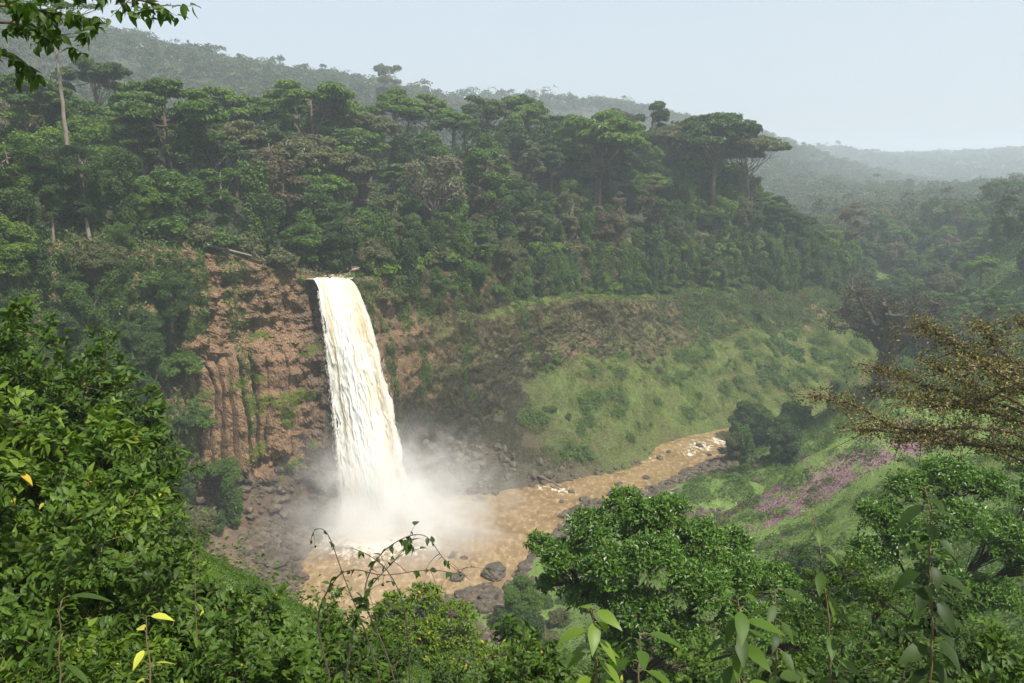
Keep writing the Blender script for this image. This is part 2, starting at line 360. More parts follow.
# ------------------------------------------------------------------ gorge wall (one lofted, displaced surface)
def build_wall():
    ns = int(SLEN/.42); s = np.linspace(0, SLEN, ns); r = rim(s); o = rim_out(s)
    aw = np.clip((np.abs(s-S_FALL)-12)/15, 0, 1); r[:, 3] += fbm(np.stack([s/22., s*0, s*0+70], -1), 3)*5*np.clip((s-S_FALL-20)/20, 0, 1); r[:, 4] *= 1+.8*fbm(np.stack([s/15., s*0, s*0+75], -1), 2); r[:, 2] += fbm(np.stack([s/14., s*0, s*0+80], -1), 3)*3.0*aw; r[:, 6] += fbm(np.stack([s/18., s*0, s*0+85], -1), 3)*7*aw
    # profile keys per station: (offset toward gorge, z)
    keys = [(r[:, 7]+8, r[:, 8]-4), (r[:, 7], r[:, 8]), (r[:, 5]+(r[:, 7]-r[:, 5])*.5, r[:, 6]*.55+r[:, 8]*.45), (r[:, 5], r[:, 6]),
            (r[:, 4]+1.0+(r[:, 5]-r[:, 4])*.35, r[:, 3]*.45+r[:, 6]*.55), (r[:, 4]+1.2, r[:, 3]-1.5), (r[:, 4]+.2, r[:, 3]), (np.full(ns, 1.2), r[:, 3]+1.5), (np.full(ns, .8), r[:, 3]*.4+r[:, 2]*.6), (np.zeros(ns), r[:, 2]),
            (np.full(ns, -3.), r[:, 2]+.6), (np.full(ns, -14.), None)]
    nseg = [6, 14, 26, 34, 36, 4, 6, 26, 30, 5, 8]
    rows = []; tv = []
    ks = []
    for k, (d, z) in enumerate(keys):
        x = r[:, 0]+o[:, 0]*d; y = r[:, 1]+o[:, 1]*d
        if z is None: z = Fz(x, y)-.3
        ks.append(np.stack([x, y, z], -1))
    for k in range(len(ks)-1):
        for j in range(nseg[k]):
            f = j/nseg[k]; rows.append(ks[k]*(1-f)+ks[k+1]*f); tv.append(k+f)
    rows.append(ks[-1]); tv.append(len(ks)-1)
    P = np.stack(rows, 0); tv = np.array(tv)[:, None]+np.zeros(ns); S = s[None, :]+np.zeros(P.shape[:2])
    O3 = np.concatenate([o, np.zeros((ns, 1))], 1)[None]
    Z = P[..., 2]
    wall = np.clip((tv-2.6)/.5, 0, 1)*np.clip((9.6-tv)/.6, 0, 1)
    Q = np.stack([S/9., Z/14., np.zeros_like(S)], -1)
    disp = fbm(Q, 5)*3.4
    strata = fbm(np.stack([S/30., Z/2.2, S*0+5], -1), 3)
    disp += strata*1.3; disp += np.abs(vnoise(np.stack([S/7.3, Z/60., S*0+21], -1)))*-2.2+.8
    col = np.abs(vnoise(np.stack([S/2.3+vnoise(np.stack([S*0, Z/9., S*0], -1))*.5, Z/26., S*0+3.3], -1)))   # columns
    cm = np.clip((S_FALL+14-S)/14, 0, 1)                      # the bare cliff left of the falls: blocky, fractured
    w1 = fbm(np.stack([S/6.5, Z/4.6, S*0+31], -1), 4); w2 = fbm(np.stack([S/2.0, Z/2.6, S*0+37], -1), 3)
    disp = disp*(.75+.25*cm)+(np.round(w1*7)/7*4.2+np.round(w2*5)/5*1.5)*(.35+.65*cm)
    disp -= (1-cm)*strata*.9
    disp += fbm(np.stack([S/1.3, Z/1.5, S*0+41], -1), 2)*.7
    colm = np.clip((Z-22-fbm(np.stack([S/4., S*0, S*0], -1), 2)*8)/4, 0, 1)*np.clip((58-Z)/2, 0, 1)*np.clip((S_FALL-9-S)/8, .0, 1)*np.clip((S-S_FALL+52)/6, 0, 1)
    gp = np.abs(np.sin(math.pi*(S/3.6+vnoise(np.stack([S/6., Z/16., S*0], -1))*.5)))
    gd = np.clip(.6+vnoise(np.stack([S/3.6, S*0, S*0+50], -1))*.7, .25, 1)*np.clip((S_FALL-18-S)/10, .2, 1)
    disp = disp*(1-.55*colm)+colm*(2.0-gd*6.2*np.exp(-(gp/.36)**2))
    rib = np.abs(np.sin(math.pi*(S/9.3+vnoise(np.stack([S/12., Z/30., S*0+7], -1))*.4)))     # big buttresses of the upper cliff
    disp -= cm*np.clip((Z-61)/2, 0, 1)*2.4*np.exp(-(rib/.3)**2)
    P = P+O3*(disp*wall)[..., None]
    tal = np.clip((3.4-tv)/.8, 0, 1)
    T3 = np.stack([P[..., 0]/16, P[..., 1]/16, P[..., 2]*0], -1)
    P[..., 2] += tal*(fbm(T3, 4)*4.5+np.abs(fbm(T3*2.6, 3))*3.2-1)*np.clip(tv-.4, 0, 1)
    # humped spur of the talus under the right-hand wall
    for (cx, cyy, rx, hh) in ((-2, 292, 13, 7), (14, 303, 12, 9), (30, 318, 12, 9), (47, 333, 11, 5), (118, 375, 16, 4)):
        g = np.exp(-((P[..., 0]-cx)**2+(P[..., 1]-cyy)**2)/(rx*rx)); P[..., 2] += g*hh*np.clip(tv-.8, 0, 1)*np.clip((4.6-tv)/1.2, 0, 1)
    # cover masks
    right = np.clip((S-S_FALL-52+fbm(P/14.+60, 3)*30)/26, 0, 1); left = np.clip((s_at(-90, 227)-S)/6, 0, 1)
    nz = fbm(P/np.array([11., 11., 8.]), 4)
    grass = np.clip((3.3-tv)/.6+nz*.8, 0, 1)*right
    ledge = np.exp(-((tv-6.1)/.55)**2)*right
    grass = np.clip(grass+ledge*1.3+left*.2, 0, 1)
    toe = np.clip((1.5-tv)/.4+nz*.5, 0, 1)*np.clip((tv*1.0), 0, 1)
    grass *= 1-np.clip((8+nz*6-Z)/3, 0, 1)*np.clip(1-(S-S_FALL-60)/60, 0, 1)
    moss = np.clip(nz*1.3-.22+1.3*np.clip((S-S_FALL-26)/16, 0, 1)+.6*left-np.clip((Z-45)/30, 0, 1)*(1-right)*.7, 0, 1)
    wet = np.clip(1.3-np.abs(S-S_FALL-2)/11, 0, 1)+np.clip((np.clip(22+(S-S_FALL)*.5, 20, 36)+nz*12-Z)/9, 0, 1)*np.clip(1.5-np.abs(S-S_FALL-16)/62, 0, 1)
    grass *= 1-np.clip(wet*1.2*np.clip((90-S+S_FALL)/20, 0, 1), 0, 1)
    me = mesh('gorge_wall', P.reshape(-1, 3), grid_faces(*P.shape[:2])[:, ::-1], M['wall'], False, {'grass': grass, 'moss': moss, 'wet': np.clip(wet, 0, 1), 'peat': np.clip((S-S_FALL-2)/16, 0, 1)*np.clip(.7+fbm(P/6., 3)*1.2, 0, 1)})
    o_ = link('gorge_wall', me); tag(o_, kind='structure')
    return P, tv, S, grass

def wall_mat():
    m, t, out = newmat('gorge_rock')
    def att(n):
        a = N(t, 'ShaderNodeAttribute'); a.attribute_name = n; return a.outputs['Fac']
    n1 = noise(t, .22, 8, .68); n2 = noise(t, .9, 6, .7, stretch=(1, 1, 2.6)); n3 = noise(t, 2.6, 5, .7)
    n4 = noise(t, .5, 5, .65, stretch=(1, 1, .18))
    base = ramp(t, n1, [(.25, (.10, .055, .028)), (.42, (.20, .115, .058)), (.58, (.29, .18, .09)), (.78, (.44, .32, .21))]).outputs[0]
    base = mixc(t, ramp(t, n2, [(.42, (0,)*3), (.62, (1,)*3)]).outputs[0], base, (.27, .16, .085))
    base = mixc(t, math_(t, 'MULTIPLY', ramp(t, n4, [(.5, (0,)*3), (.64, (1,)*3)]).outputs[0], .8), base, (.12, .065, .04))
    base = mixc(t, ramp(t, n3, [(.56, (0,)*3), (.66, (1,)*3)]).outputs[0], base, (.46, .34, .225))
    n5 = noise(t, 3.2, 7, .8, stretch=(1, 1, .6)); base = mixc(t, ramp(t, n5, [(.43, (.9,)*3), (.50, (0,)*3)]).outputs[0], base, (.035, .024, .016))
    ms = math_(t, 'ADD', att('moss'), math_(t, 'MULTIPLY', math_(t, 'SUBTRACT', n3, .5), 1.6))
    base = mixc(t, ramp(t, ms, [(.45, (0,)*3), (.75, (1,)*3)]).outputs[0], base, ramp(t, n2, [(.3, (.060, .072, .018)), (.7, (.12, .135, .032))]).outputs[0])
    gs = math_(t, 'ADD', att('grass'), math_(t, 'MULTIPLY', math_(t, 'SUBTRACT', n2, .5), .9))
    base = mixc(t, ramp(t, gs, [(.35, (0,)*3), (.65, (1,)*3)]).outputs[0], base, ramp(t, n1, [(.3, (.075, .11, .025)), (.7, (.14, .21, .045))]).outputs[0])
    base = mixc(t, math_(t, 'MULTIPLY', att('peat'), .7), base, (.10, .072, .036))
    base = mixc(t, math_(t, 'MULTIPLY', att('wet'), .8), base, (.05, .04, .032))
    p = N(t, 'ShaderNodeBsdfPrincipled'); t.links.new(base, p.inputs['Base Color'])
    t.links.new(math_(t, 'SUBTRACT', .92, math_(t, 'MULTIPLY', att('wet'), .45)), p.inputs['Roughness'])
    hs = math_(t, 'ADD', math_(t, 'MULTIPLY', n2, .6), math_(t, 'MULTIPLY', n3, .4))
    bp = N(t, 'ShaderNodeBump'); bp.inputs['Strength'].default_value = .9; bp.inputs['Distance'].default_value = 1.4
    t.links.new(hs, bp.inputs['Height']); t.links.new(bp.outputs[0], p.inputs['Normal']); t.links.new(p.outputs[0], out.inputs[0])
    return m
M['wall'] = wall_mat()
def ground_mat(name, a, b, c, sc=.15):
    m, t, out = newmat(name); n1 = noise(t, sc, 7, .65); n2 = noise(t, 1.3, 5, .7)
    base = ramp(t, n1, [(.3, a), (.5, b), (.72, c)]).outputs[0]
    base = mixc(t, ramp(t, n2, [(.4, (0,)*3), (.75, (.7,)*3)]).outputs[0], base, a)
    p = N(t, 'ShaderNodeBsdfPrincipled'); t.links.new(base, p.inputs['Base Color']); p.inputs['Roughness'].default_value = .95
    bp = N(t, 'ShaderNodeBump'); bp.inputs['Strength'].default_value = .8; bp.inputs['Distance'].default_value = .5
    t.links.new(n2, bp.inputs['Height']); t.links.new(bp.outputs[0], p.inputs['Normal']); t.links.new(p.outputs[0], out.inputs[0]); return m
M['forestfloor'] = ground_mat('forest_floor', (.02, .022, .011), (.035, .042, .016), (.055, .060, .024))
def slope_mat():
    m, t, out = newmat('gorge_slope')
    def att(n):
        a = N(t, 'ShaderNodeAttribute'); a.attribute_name = n; return a.outputs['Fac']
    n1 = noise(t, .12, 7, .65); n2 = noise(t, 1.1, 5, .7); n3 = noise(t, .45, 6, .7)
    g = ramp(t, n1, [(.3, (.07, .115, .022)), (.5, (.115, .185, .035)), (.72, (.17, .24, .06))]).outputs[0]
    g = mixc(t, ramp(t, n2, [(.45, (0,)*3), (.7, (.8,)*3)]).outputs[0], g, (.06, .09, .02))
    r = ramp(t, n3, [(.3, (.05, .036, .026)), (.5, (.11, .075, .048)), (.7, (.19, .13, .085))]).outputs[0]
    pf = math_(t, 'ADD', att('purple'), math_(t, 'MULTIPLY', math_(t, 'SUBTRACT', n3, .5), 1.2))
    g = mixc(t, ramp(t, pf, [(.5, (0,)*3), (.7, (.75,)*3)]).outputs[0], g, ramp(t, n2, [(.3, (.12, .06, .08)), (.7, (.26, .12, .19))]).outputs[0])
    rf = math_(t, 'ADD', att('rock'), math_(t, 'MULTIPLY', math_(t, 'SUBTRACT', n3, .5), 1.0))
    g = mixc(t, ramp(t, rf, [(.4, (0,)*3), (.6, (1,)*3)]).outputs[0], g, r)
    p = N(t, 'ShaderNodeBsdfPrincipled'); t.links.new(g, p.inputs['Base Color']); p.inputs['Roughness'].default_value = .92
    bp = N(t, 'ShaderNodeBump'); bp.inputs['Strength'].default_value = .8; bp.inputs['Distance'].default_value = .6
    t.links.new(n2, bp.inputs['Height']); t.links.new(bp.outputs[0], p.inputs['Normal']); t.links.new(p.outputs[0], out.inputs[0]); return m
M['slope'] = slope_mat()

WP, WT, WS, WG = build_wall()

def hit(px, py):
    Y = np.arange(90., 420., .5); u = (px-512)/FPX; v = (341.5-py)/FPX; d = np.array([u, CP+v*SP, -SP+v*CP]); t = Y/d[1]
    k = np.argmax(_N(u*t, Y) > CZ+d[2]*t); return u*t[k], Y[k]
PURP = [([(712, 524), (740, 513), (762, 500), (776, 489)], 3.2), ([(778, 512), (812, 492), (842, 472), (872, 458), (905, 445), (935, 432)], 8.5), ([(800, 464), (828, 441), (862, 424)], 2.0), ([(720, 540), (760, 530), (800, 515)], 2.2), ([(760, 545), (800, 530)], 2.)]
PURP = [([hit(*q) for q in L_], w_) for L_, w_ in PURP]
def purple_mask(x, y):
    x = np.asarray(x, float); P = np.stack([x, y, np.zeros_like(x)], -1); best = np.zeros_like(x)
    wx = x+fbm(P/7., 3)*4; wy = y+fbm(P/7.+5, 3)*4
    for L_, w_ in PURP:
        for (ax, ay), (bx, by) in zip(L_[:-1], L_[1:]):
            dx, dy = bx-ax, by-ay; t = np.clip(((wx-ax)*dx+(wy-ay)*dy)/(dx*dx+dy*dy+1e-6), 0, 1); d = np.hypot(wx-ax-t*dx, wy-ay-t*dy)
            best = np.maximum(best, np.clip(1.35-d/w_, 0, 1))
    return best*(.7+.6*fbm(P/4.+7, 3))
def build_slope():
    xs = np.arange(-175, 365, 1.6); ys = np.concatenate([np.arange(-60, 60, 1.2), np.arange(60, 665, 1.6)])
    X, Y = np.meshgrid(xs, ys, indexing='ij'); Z = Nz(X, Y)
    ce = (X[:-1, :-1]+.8, Y[:-1, :-1]+.8)
    # keep only what lies on the gorge side of the rim (pulled 4 m towards the gorge)
    P4 = _D[::12]; oo = rim_out(_sl[::12]); rp = [(P4[i, 0]+oo[i, 0]*4, P4[i, 1]+oo[i, 1]*4) for i in range(len(P4))]
    rp[0] = (-200, 36)
    m = inpoly(ce[0], ce[1], rp+[(362, 660), (362, -90), (-200, -90)])
    P3 = np.stack([X, Y, Z], -1)
    nz = fbm(P3/8., 4)
    rock = np.clip((3+nz*4-Z)/2.5, 0, 1)*np.clip((330-Y)/30, 0, 1)
    rock = np.maximum(rock, np.clip((-48-X)/6, 0, 1)*np.clip((28+nz*8-Z)/6, 0, 1)*np.clip((Y-160)/10, 0, 1))
    V, F, at_ = compact(P3.reshape(-1, 3), grid_faces(*X.shape, m), {'rock': rock, 'purple': purple_mask(X, Y)})
    tag(link('gorge_slope', mesh('gorge_slope', V, F, M['slope'], True, at_)), kind='structure')
build_slope()
def build_far():
    def axis(a, b, f0, f1, fine, coarse):
        out = [a]; x = a
        while x < b:
            x += fine if f0 <= x <= f1 else coarse if x < f0-400 or x > f1+400 else fine*2.5
            out.append(x)
        return np.array(out)
    xs = axis(-3500, 4600, -250, 450, 6, 50); ys = axis(-600, 5400, 0, 700, 6, 50)
    X, Y = np.meshgrid(xs, ys, indexing='ij'); Z = Fz(X, Y)
    Z = np.where(Y < 0, np.minimum(Z, 118), Z)
    P3 = np.stack([X, Y, Z], -1); Z = Z+fbm(P3/60., 3)*3*np.clip((Y-420)/200, 0, 1)
    cx = (X[:-1, :-1]+X[1:, 1:])/2; cy_ = (Y[:-1, :-1]+Y[1:, 1:])/2
    s = _sl[::12]; xi, yi = inland(s, 9.); rp = list(zip(xi, yi)); rp[0] = (-200, 36)
    m = ~inpoly(cx, cy_, rp+[(352, 655), (352, -80), (-190, -80)])
    P3 = np.stack([X, Y, Z-.35], -1)
    V, F, _ = compact(P3.reshape(-1, 3), grid_faces(*X.shape, m))
    tag(link('hills', mesh('hills', V, F, M['forestfloor'], True)), kind='structure')
build_far()

# ------------------------------------------------------------------ water
FALL_C = (-42., 237.)
def water_mat():
    m, t, out = newmat('silty_river_water')
    a = N(t, 'ShaderNodeAttribute'); a.attribute_name = 'foam'
    n1 = noise(t, .10, 5, .6); n2 = noise(t, .55, 6, .65, stretch=(1, .6, 1)); n3 = noise(t, 2.2, 4, .6)
    base = ramp(t, n1, [(.3, (.14, .090, .042)), (.55, (.205, .138, .068)), (.75, (.27, .195, .105))]).outputs[0]
    base = mixc(t, ramp(t, n2, [(.48, (0,)*3), (.68, (.7,)*3)]).outputs[0], base, (.40, .30, .18))
    n4 = noise(t, .9, 7, .75, stretch=(1, .5, 1)); base = mixc(t, ramp(t, n4, [(.62, (0,)*3), (.69, (.6,)*3)]).outputs[0], base, (.58, .50, .38))
    ff = math_(t, 'ADD', a.outputs['Fac'], math_(t, 'MULTIPLY', math_(t, 'SUBTRACT', n2, .5), 1.8))
    ff = math_(t, 'ADD', ff, math_(t, 'MULTIPLY', math_(t, 'SUBTRACT', n3, .5), .6))
    base = mixc(t, ramp(t, ff, [(.42, (0,)*3), (.75, (1,)*3)]).outputs[0], base, (.80, .74, .64))
    p = N(t, 'ShaderNodeBsdfPrincipled'); t.links.new(base, p.inputs['Base Color']); p.inputs['Roughness'].default_value = .22
    p.inputs['Specular IOR Level'].default_value = .4
    bp = N(t, 'ShaderNodeBump'); bp.inputs['Strength'].default_value = .7; bp.inputs['Distance'].default_value = .5
    t.links.new(n2, bp.inputs['Height']); t.links.new(bp.outputs[0], p.inputs['Normal']); t.links.new(p.outputs[0], out.inputs[0]); return m
M['water'] = water_mat()
def build_river():
    xs = np.arange(-90, 260, 1.0); ys = np.arange(150, 470, 1.0); X, Y = np.meshgrid(xs, ys, indexing='ij')
    P = np.stack([X, Y, 0*X], -1)
    d = np.hypot(X-FALL_C[0], Y-FALL_C[1]); foam = np.clip(1.25-d/25., 0, 1.1)
    for (px, py, rr, aa) in ((560, 490, 5, .55), (546, 487, 4, .5), (575, 492, 4, .35), (700, 446, 8, .6), (722, 441, 8, .6), (690, 452, 6, .5), (652, 460, 7, .3), (330, 625, 7, .15)):
        g = at(px, py, 100); k = 112/(112-g[2]); gx, gy = g[0]*k, 100*k
        foam = np.maximum(foam, aa*np.exp(-((X-gx)**2+(Y-gy)**2)/(rr*rr)))
    h = fbm(P/5., 4)*.35+fbm(P/1.8+9, 2)*.12+foam*np.abs(fbm(P/2.4, 3))*.9
    P[..., 2] = h*np.clip(.5+foam, 0, 1.5)-.05
    near = _N(X, Y) < 2.5
    ok = near[:-1, :-1] | near[1:, 1:]
    V, F, at_ = compact(P.reshape(-1, 3), grid_faces(*X.shape, ok), {'foam': foam})
    tag(link('river', mesh('river', V, F, M['water'], True, at_)), kind='structure')
    # the river above the falls, arriving at the lip
    u = np.linspace(-1, 1, 14)[:, None]; v = np.linspace(0, 1, 30)[None]
    X = -57.0+u*7.2-v*4+0*u; Y = 246.5+v*42+u*.9; Z = 79.0+v*1.0+0*u
    P = np.stack([X, Y, Z+fbm(np.stack([X, Y, Z], -1)/2., 3)*.15], -1)
    tag(link('upper_river', mesh('upper_river', P.reshape(-1, 3), grid_faces(14, 30), M['water'], True, {'foam': np.full(14*30, .45)})), kind='structure')
build_river()

def fall_mat():
    m, t, out = newmat('falling_water')
    a = N(t, 'ShaderNodeAttribute'); a.attribute_name = 'across'; b = N(t, 'ShaderNodeAttribute'); b.attribute_name = 'down'
    cb = N(t, 'ShaderNodeCombineXYZ'); t.links.new(a.outputs['Fac'], cb.inputs[0]); t.links.new(b.outputs['Fac'], cb.inputs[1])
    n1 = noise(t, 1.0, 5, .6, vec=cb.outputs[0], stretch=(6, 4, 1)); n2 = noise(t, 1.0, 6, .7, vec=cb.outputs[0], stretch=(17, 20, 1))
    # silt-stained streams of the right half and the outer left, white where the water is full of air
    side = ramp(t, a.outputs['Fac'], [(0, (.3,)*3), (.12, (.85,)*3), (.25, (.55,)*3), (.42, (.25,)*3), (.55, (.6,)*3), (.8, (.8,)*3), (1, (.7,)*3)]).outputs[0]
    f = math_(t, 'ADD', side, math_(t, 'MULTIPLY', math_(t, 'SUBTRACT', n1, .5), 1.3))
    f = math_(t, 'SUBTRACT', f, math_(t, 'MULTIPLY', b.outputs['Fac'], .30))
    base = ramp(t, f, [(.2, (.66, .67, .66)), (.52, (.65, .63, .57)), (.8, (.60, .50, .34)), (1, (.48, .34, .18))]).outputs[0]
    base = mixc(t, ramp(t, n2, [(.5, (0,)*3), (.75, (.7,)*3)]).outputs[0], base, (.64, .64, .61))
    p = N(t, 'ShaderNodeBsdfPrincipled'); t.links.new(base, p.inputs['Base Color']); p.inputs['Roughness'].default_value = .6
    bp = N(t, 'ShaderNodeBump'); bp.inputs['Strength'].default_value = .25; bp.inputs['Distance'].default_value = .8
    t.links.new(n2, bp.inputs['Height']); t.links.new(bp.outputs[0], p.inputs['Normal']); t.links.new(p.outputs[0], out.inputs[0]); return m
M['fall'] = fall_mat()
def build_fall():
    nu, nv = 150, 260
    u = np.linspace(0, 1, nu)[:, None]; v = np.linspace(-.03, 1, nv)[None]; vv = np.clip(v, 0, 1)
    # left and right edge lines from lip to foot, in world
    zt, zb = 79.1, -1.5
    fz = vv**1.0
    Z = zt-(zt-zb)*fz
    arc = np.sqrt(np.clip(vv, 0, 1))
    lx = -61.4+arc*7.3+vv*.9; rx = -51.2+arc*14+vv*5.8
    ly = 245.3-arc*5-vv*2; ry = 247.6-arc*4.5-vv*2
    X = lx*(1-u)+rx*u; Y = ly*(1-u)+ry*u
    back = np.clip(-v/.03, 0, 1)
    Y = Y+back*5; Z = Z+0*u
    bow = np.sin(math.pi*u)
    Q = np.stack([u*16+0*v, v*9-u*0, 0*u+0*v], -1)
    th = np.clip(vv*3, .12, 1)
    # arrow-shaped plumes: ridged noise stretched downwards, growing on the way down
    pl = 1-np.abs(fbm(np.stack([u*12+fbm(Q*.4)*.6, np.sqrt(vv)*15+0*u, 0*u+0*v+2], -1), 4))*2
    fine = fbm(np.stack([u*30+0*v, vv*38+0*u, 0*u+0*v+4], -1), 4)
    Yf = Y-bow*2.6*th-pl*np.abs(pl)*.45*th-fine*.35*th
    X = X+fbm(np.stack([u*8+0*v, v*14+0*u, 0*u+0*v+8], -1), 3)*1.1*th*(.4+np.abs(2*u-1))+fbm(np.stack([u*0+0*v+np.sign(u-.5)*3, v*26+0*u, 0*u+0*v+8], -1), 4)*1.3*np.abs(2*u-1)**6*(.3+vv)
    # crest rolls over the lip
    P = np.stack([X, Yf, Z+0*u+fine*.2], -1)
    B = np.stack([X, Y+1.0+1.5*th*bow, Z+0*u-.3], -1)
    V = np.concatenate([P.reshape(-1, 3), B.reshape(-1, 3)]); n = nu*nv; F = grid_faces(nu, nv)
    i = np.arange(n).reshape(nu, nv)
    def strip(a): return np.stack([a[:-1], a[1:], a[1:]+n, a[:-1]+n], -1)
    F = np.concatenate([F[:, ::-1], F+n, strip(i[0]), strip(i[-1])[:, ::-1], strip(i[:, 0])[:, ::-1], strip(i[:, -1])])
    ac = np.concatenate([(u+0*v).ravel()]*2); dn = np.concatenate([(vv+0*u).ravel()]*2)
    root = link('waterfall', mesh('waterfall', V, F, M['fall'], True, {'across': ac, 'down': dn}))
    tag(root, 'tall creamy white waterfall plunging from the brown clifftop into the misty pool', 'waterfall')
    # loose strands and flying drops along both edges: part of the fall
    rng = np.random.default_rng(5); T = []
    n = 7000; vv = rng.uniform(.02, .97, n)**.8; side = rng.random(n)
    sd_ = np.where(side < .4, 0, np.where(side < .8, 1, rng.uniform(.05, .95, n)))
    arc = np.sqrt(vv); X = np.where(sd_ == 0, -61.4+arc*7.3+vv*.9-rng.gamma(1., .4, n)*(.3+vv), np.where(sd_ == 1, -51.2+arc*14+vv*4.6+rng.gamma(1., .5, n)*(.3+vv), -61.4+10.2*sd_+arc*(7.3+6.7*sd_)+vv*2.5))
    Yb = 246-arc*5-vv*2; Y = np.where((sd_ > 0) & (sd_ < 1), Yb-5.6*np.clip(vv*3, .2, 1), Yb-rng.uniform(0, 2.5, n)); Z = 79.1-80.6*vv
    L = rng.uniform(.4, 2.6, n)*(.4+vv); r = rng.uniform(.015, .05, n)
    A = np.array([0, 0, 1.])
    c = np.stack([X, Y, Z], -1)
    a1 = c+np.stack([0*L, 0*L, L], -1)*.5; a2 = c-np.stack([0*L, 0*L, L], -1)*.5
    k = np.array([[1, 0, 0], [-.5, .87, 0], [-.5, -.87, 0]])
    V = np.concatenate([a1[:, None], a2[:, None], c[:, None]+k[None]*r[:, None, None]], 1); i = (np.arange(n)*5)[:, None, None]
    F = np.array([[0, 2, 3], [0, 3, 4], [0, 4, 2], [1, 3, 2], [1, 4, 3], [1, 2, 4]])[None]+i
    link('spray_strands', mesh('spray_strands', V.reshape(-1, 3), F.reshape(-1, 3), M['spraydrop'], True), root)['kind'] = 'stuff'
def plain(name, c, rough=.6):
    m, t, out = newmat(name); p = N(t, 'ShaderNodeBsdfPrincipled'); p.inputs['Base Color'].default_value = (*c, 1); p.inputs['Roughness'].default_value = rough
    t.links.new(p.outputs[0], out.inputs[0]); return m
M['spraydrop'] = plain('spray_drop', (.82, .78, .7))
build_fall()

def build_mist():
    m, t, out = newmat('spray_mist')
    g = N(t, 'ShaderNodeTexCoord')
    ln = N(t, 'ShaderNodeVectorMath'); ln.operation = 'LENGTH'; t.links.new(g.outputs['Object'], ln.inputs[0])
    n1 = noise(t, .06, 4, .65); n2 = noise(t, .2, 3, .6)
    n1.node.inputs['Distortion'].default_value = 1.2
    sep = N(t, 'ShaderNodeSeparateXYZ'); t.links.new(g.outputs['Object'], sep.inputs[0])
    r = math_(t, 'SUBTRACT', 1.0, ln.outputs['Value'], True)
    core = math_(t, 'POWER', r, 2.1)
    nn = math_(t, 'MULTIPLY', ramp(t, n1, [(.43, (0,)*3), (.60, (1,)*3)]).outputs[0], math_(t, 'ADD', math_(t, 'MULTIPLY', n2, 1.6), -.1))
    up = math_(t, 'SUBTRACT', 1.0, math_(t, 'MULTIPLY', math_(t, 'MAXIMUM', sep.outputs[2], 0.0), 1.1), True)
    d = math_(t, 'MULTIPLY', math_(t, 'MULTIPLY', core, up), math_(t, 'ADD', math_(t, 'MULTIPLY', nn, 1.3), math_(t, 'MULTIPLY', core, .55)))
    d = math_(t, 'MULTIPLY', d, MISTD)
    v = N(t, 'ShaderNodeVolumePrincipled'); v.inputs['Color'].default_value = (.97, .97, .965, 1); v.inputs['Anisotropy'].default_value = .1
    t.links.new(d, v.inputs['Density']); t.links.new(v.outputs[0], out.inputs['Volume'])
    # closed ellipsoid
    nu, nv = 40, 24; a = np.linspace(0, 2*math.pi, nu, endpoint=False); b = np.linspace(.02, math.pi-.02, nv)
    V = np.stack([np.outer(np.sin(b), np.cos(a)), np.outer(np.sin(b), np.sin(a)), np.outer(np.cos(b), np.ones(nu))], -1).reshape(-1, 3)
    i = np.arange(nu*nv).reshape(nv, nu); F = np.stack([i[:-1], i[1:], np.roll(i[1:], -1, 1), np.roll(i[:-1], -1, 1)], -1).reshape(-1, 4)
    T = np.concatenate([F[:, [0, 1, 2]], F[:, [0, 2, 3]]])
    V = np.vstack([V, [[0, 0, 1], [0, 0, -1]]]); n = nu*nv
    top = np.stack([i[0], np.roll(i[0], -1), np.full(nu, n)], -1)[:, ::-1]; bot = np.stack([i[-1], np.roll(i[-1], -1), np.full(nu, n+1)], -1)
    T = np.concatenate([T, top, bot])
    o = link('spray_mist', mesh('spray_mist', V, T, m, True)); o.location = (-38, 237, 3); o.scale = (52, 40, 46)
    tag(o, 'white spray mist billowing from the foot of the waterfall', 'mist', kind='stuff')
MISTD = .42
build_mist()

# ------------------------------------------------------------------ rocks
def rock_mat():
    m, t, out = newmat('wet_dark_rock'); n1 = noise(t, .8, 6, .7); n2 = noise(t, .35, 4, .6); oi = N(t, 'ShaderNodeObjectInfo')
    base = ramp(t, n1, [(.3, (.028, .023, .018)), (.55, (.070, .055, .042)), (.75, (.14, .112, .085))]).outputs[0]
    base = mixc(t, math_(t, 'MULTIPLY', ramp(t, n2, [(.5, (0,)*3), (.68, (1,)*3)]).outputs[0], oi.outputs['Random']), base, (.075, .08, .025))
    p = N(t, 'ShaderNodeBsdfPrincipled'); t.links.new(base, p.inputs['Base Color']); p.inputs['Roughness'].default_value = .6
    bp = N(t, 'ShaderNodeBump'); bp.inputs['Strength'].default_value = .7; bp.inputs['Distance'].default_value = .4; t.links.new(n1, bp.inputs['Height']); t.links.new(bp.outputs[0], p.inputs['Normal'])
    t.links.new(p.outputs[0], out.inputs[0]); return m
M['rock'] = rock_mat()
def ico(sub):
    import bmesh
    bm = bmesh.new(); bmesh.ops.create_icosphere(bm, subdivisions=sub, radius=1); bm.verts.ensure_lookup_table()
    V = np.array([v.co[:] for v in bm.verts]); F = np.array([[v.index for v in f.verts] for f in bm.faces]); bm.free(); return V, F
_IV, _IF = ico(4)
def rock_mesh(seed):
    V = _IV.copy(); d = fbm(V*1.1+seed*9.1, 4)*.45+np.abs(fbm(V*2.3+seed*3.7, 3))*.35
    V = V*(1+d)[:, None]
    rng = np.random.default_rng(seed)
    for k in range(9):                        # flat fracture faces
        n = nrm(rng.normal(size=3)); h = rng.uniform(.62, .95); q = V@n; V = V-np.outer(np.clip(q-h, 0, None)*.85, n)
    return mesh('boulder', V*np.array([1, .85, .62]), _IF, M['rock'], False)
ROCKS = [rock_mesh(k) for k in range(6)]
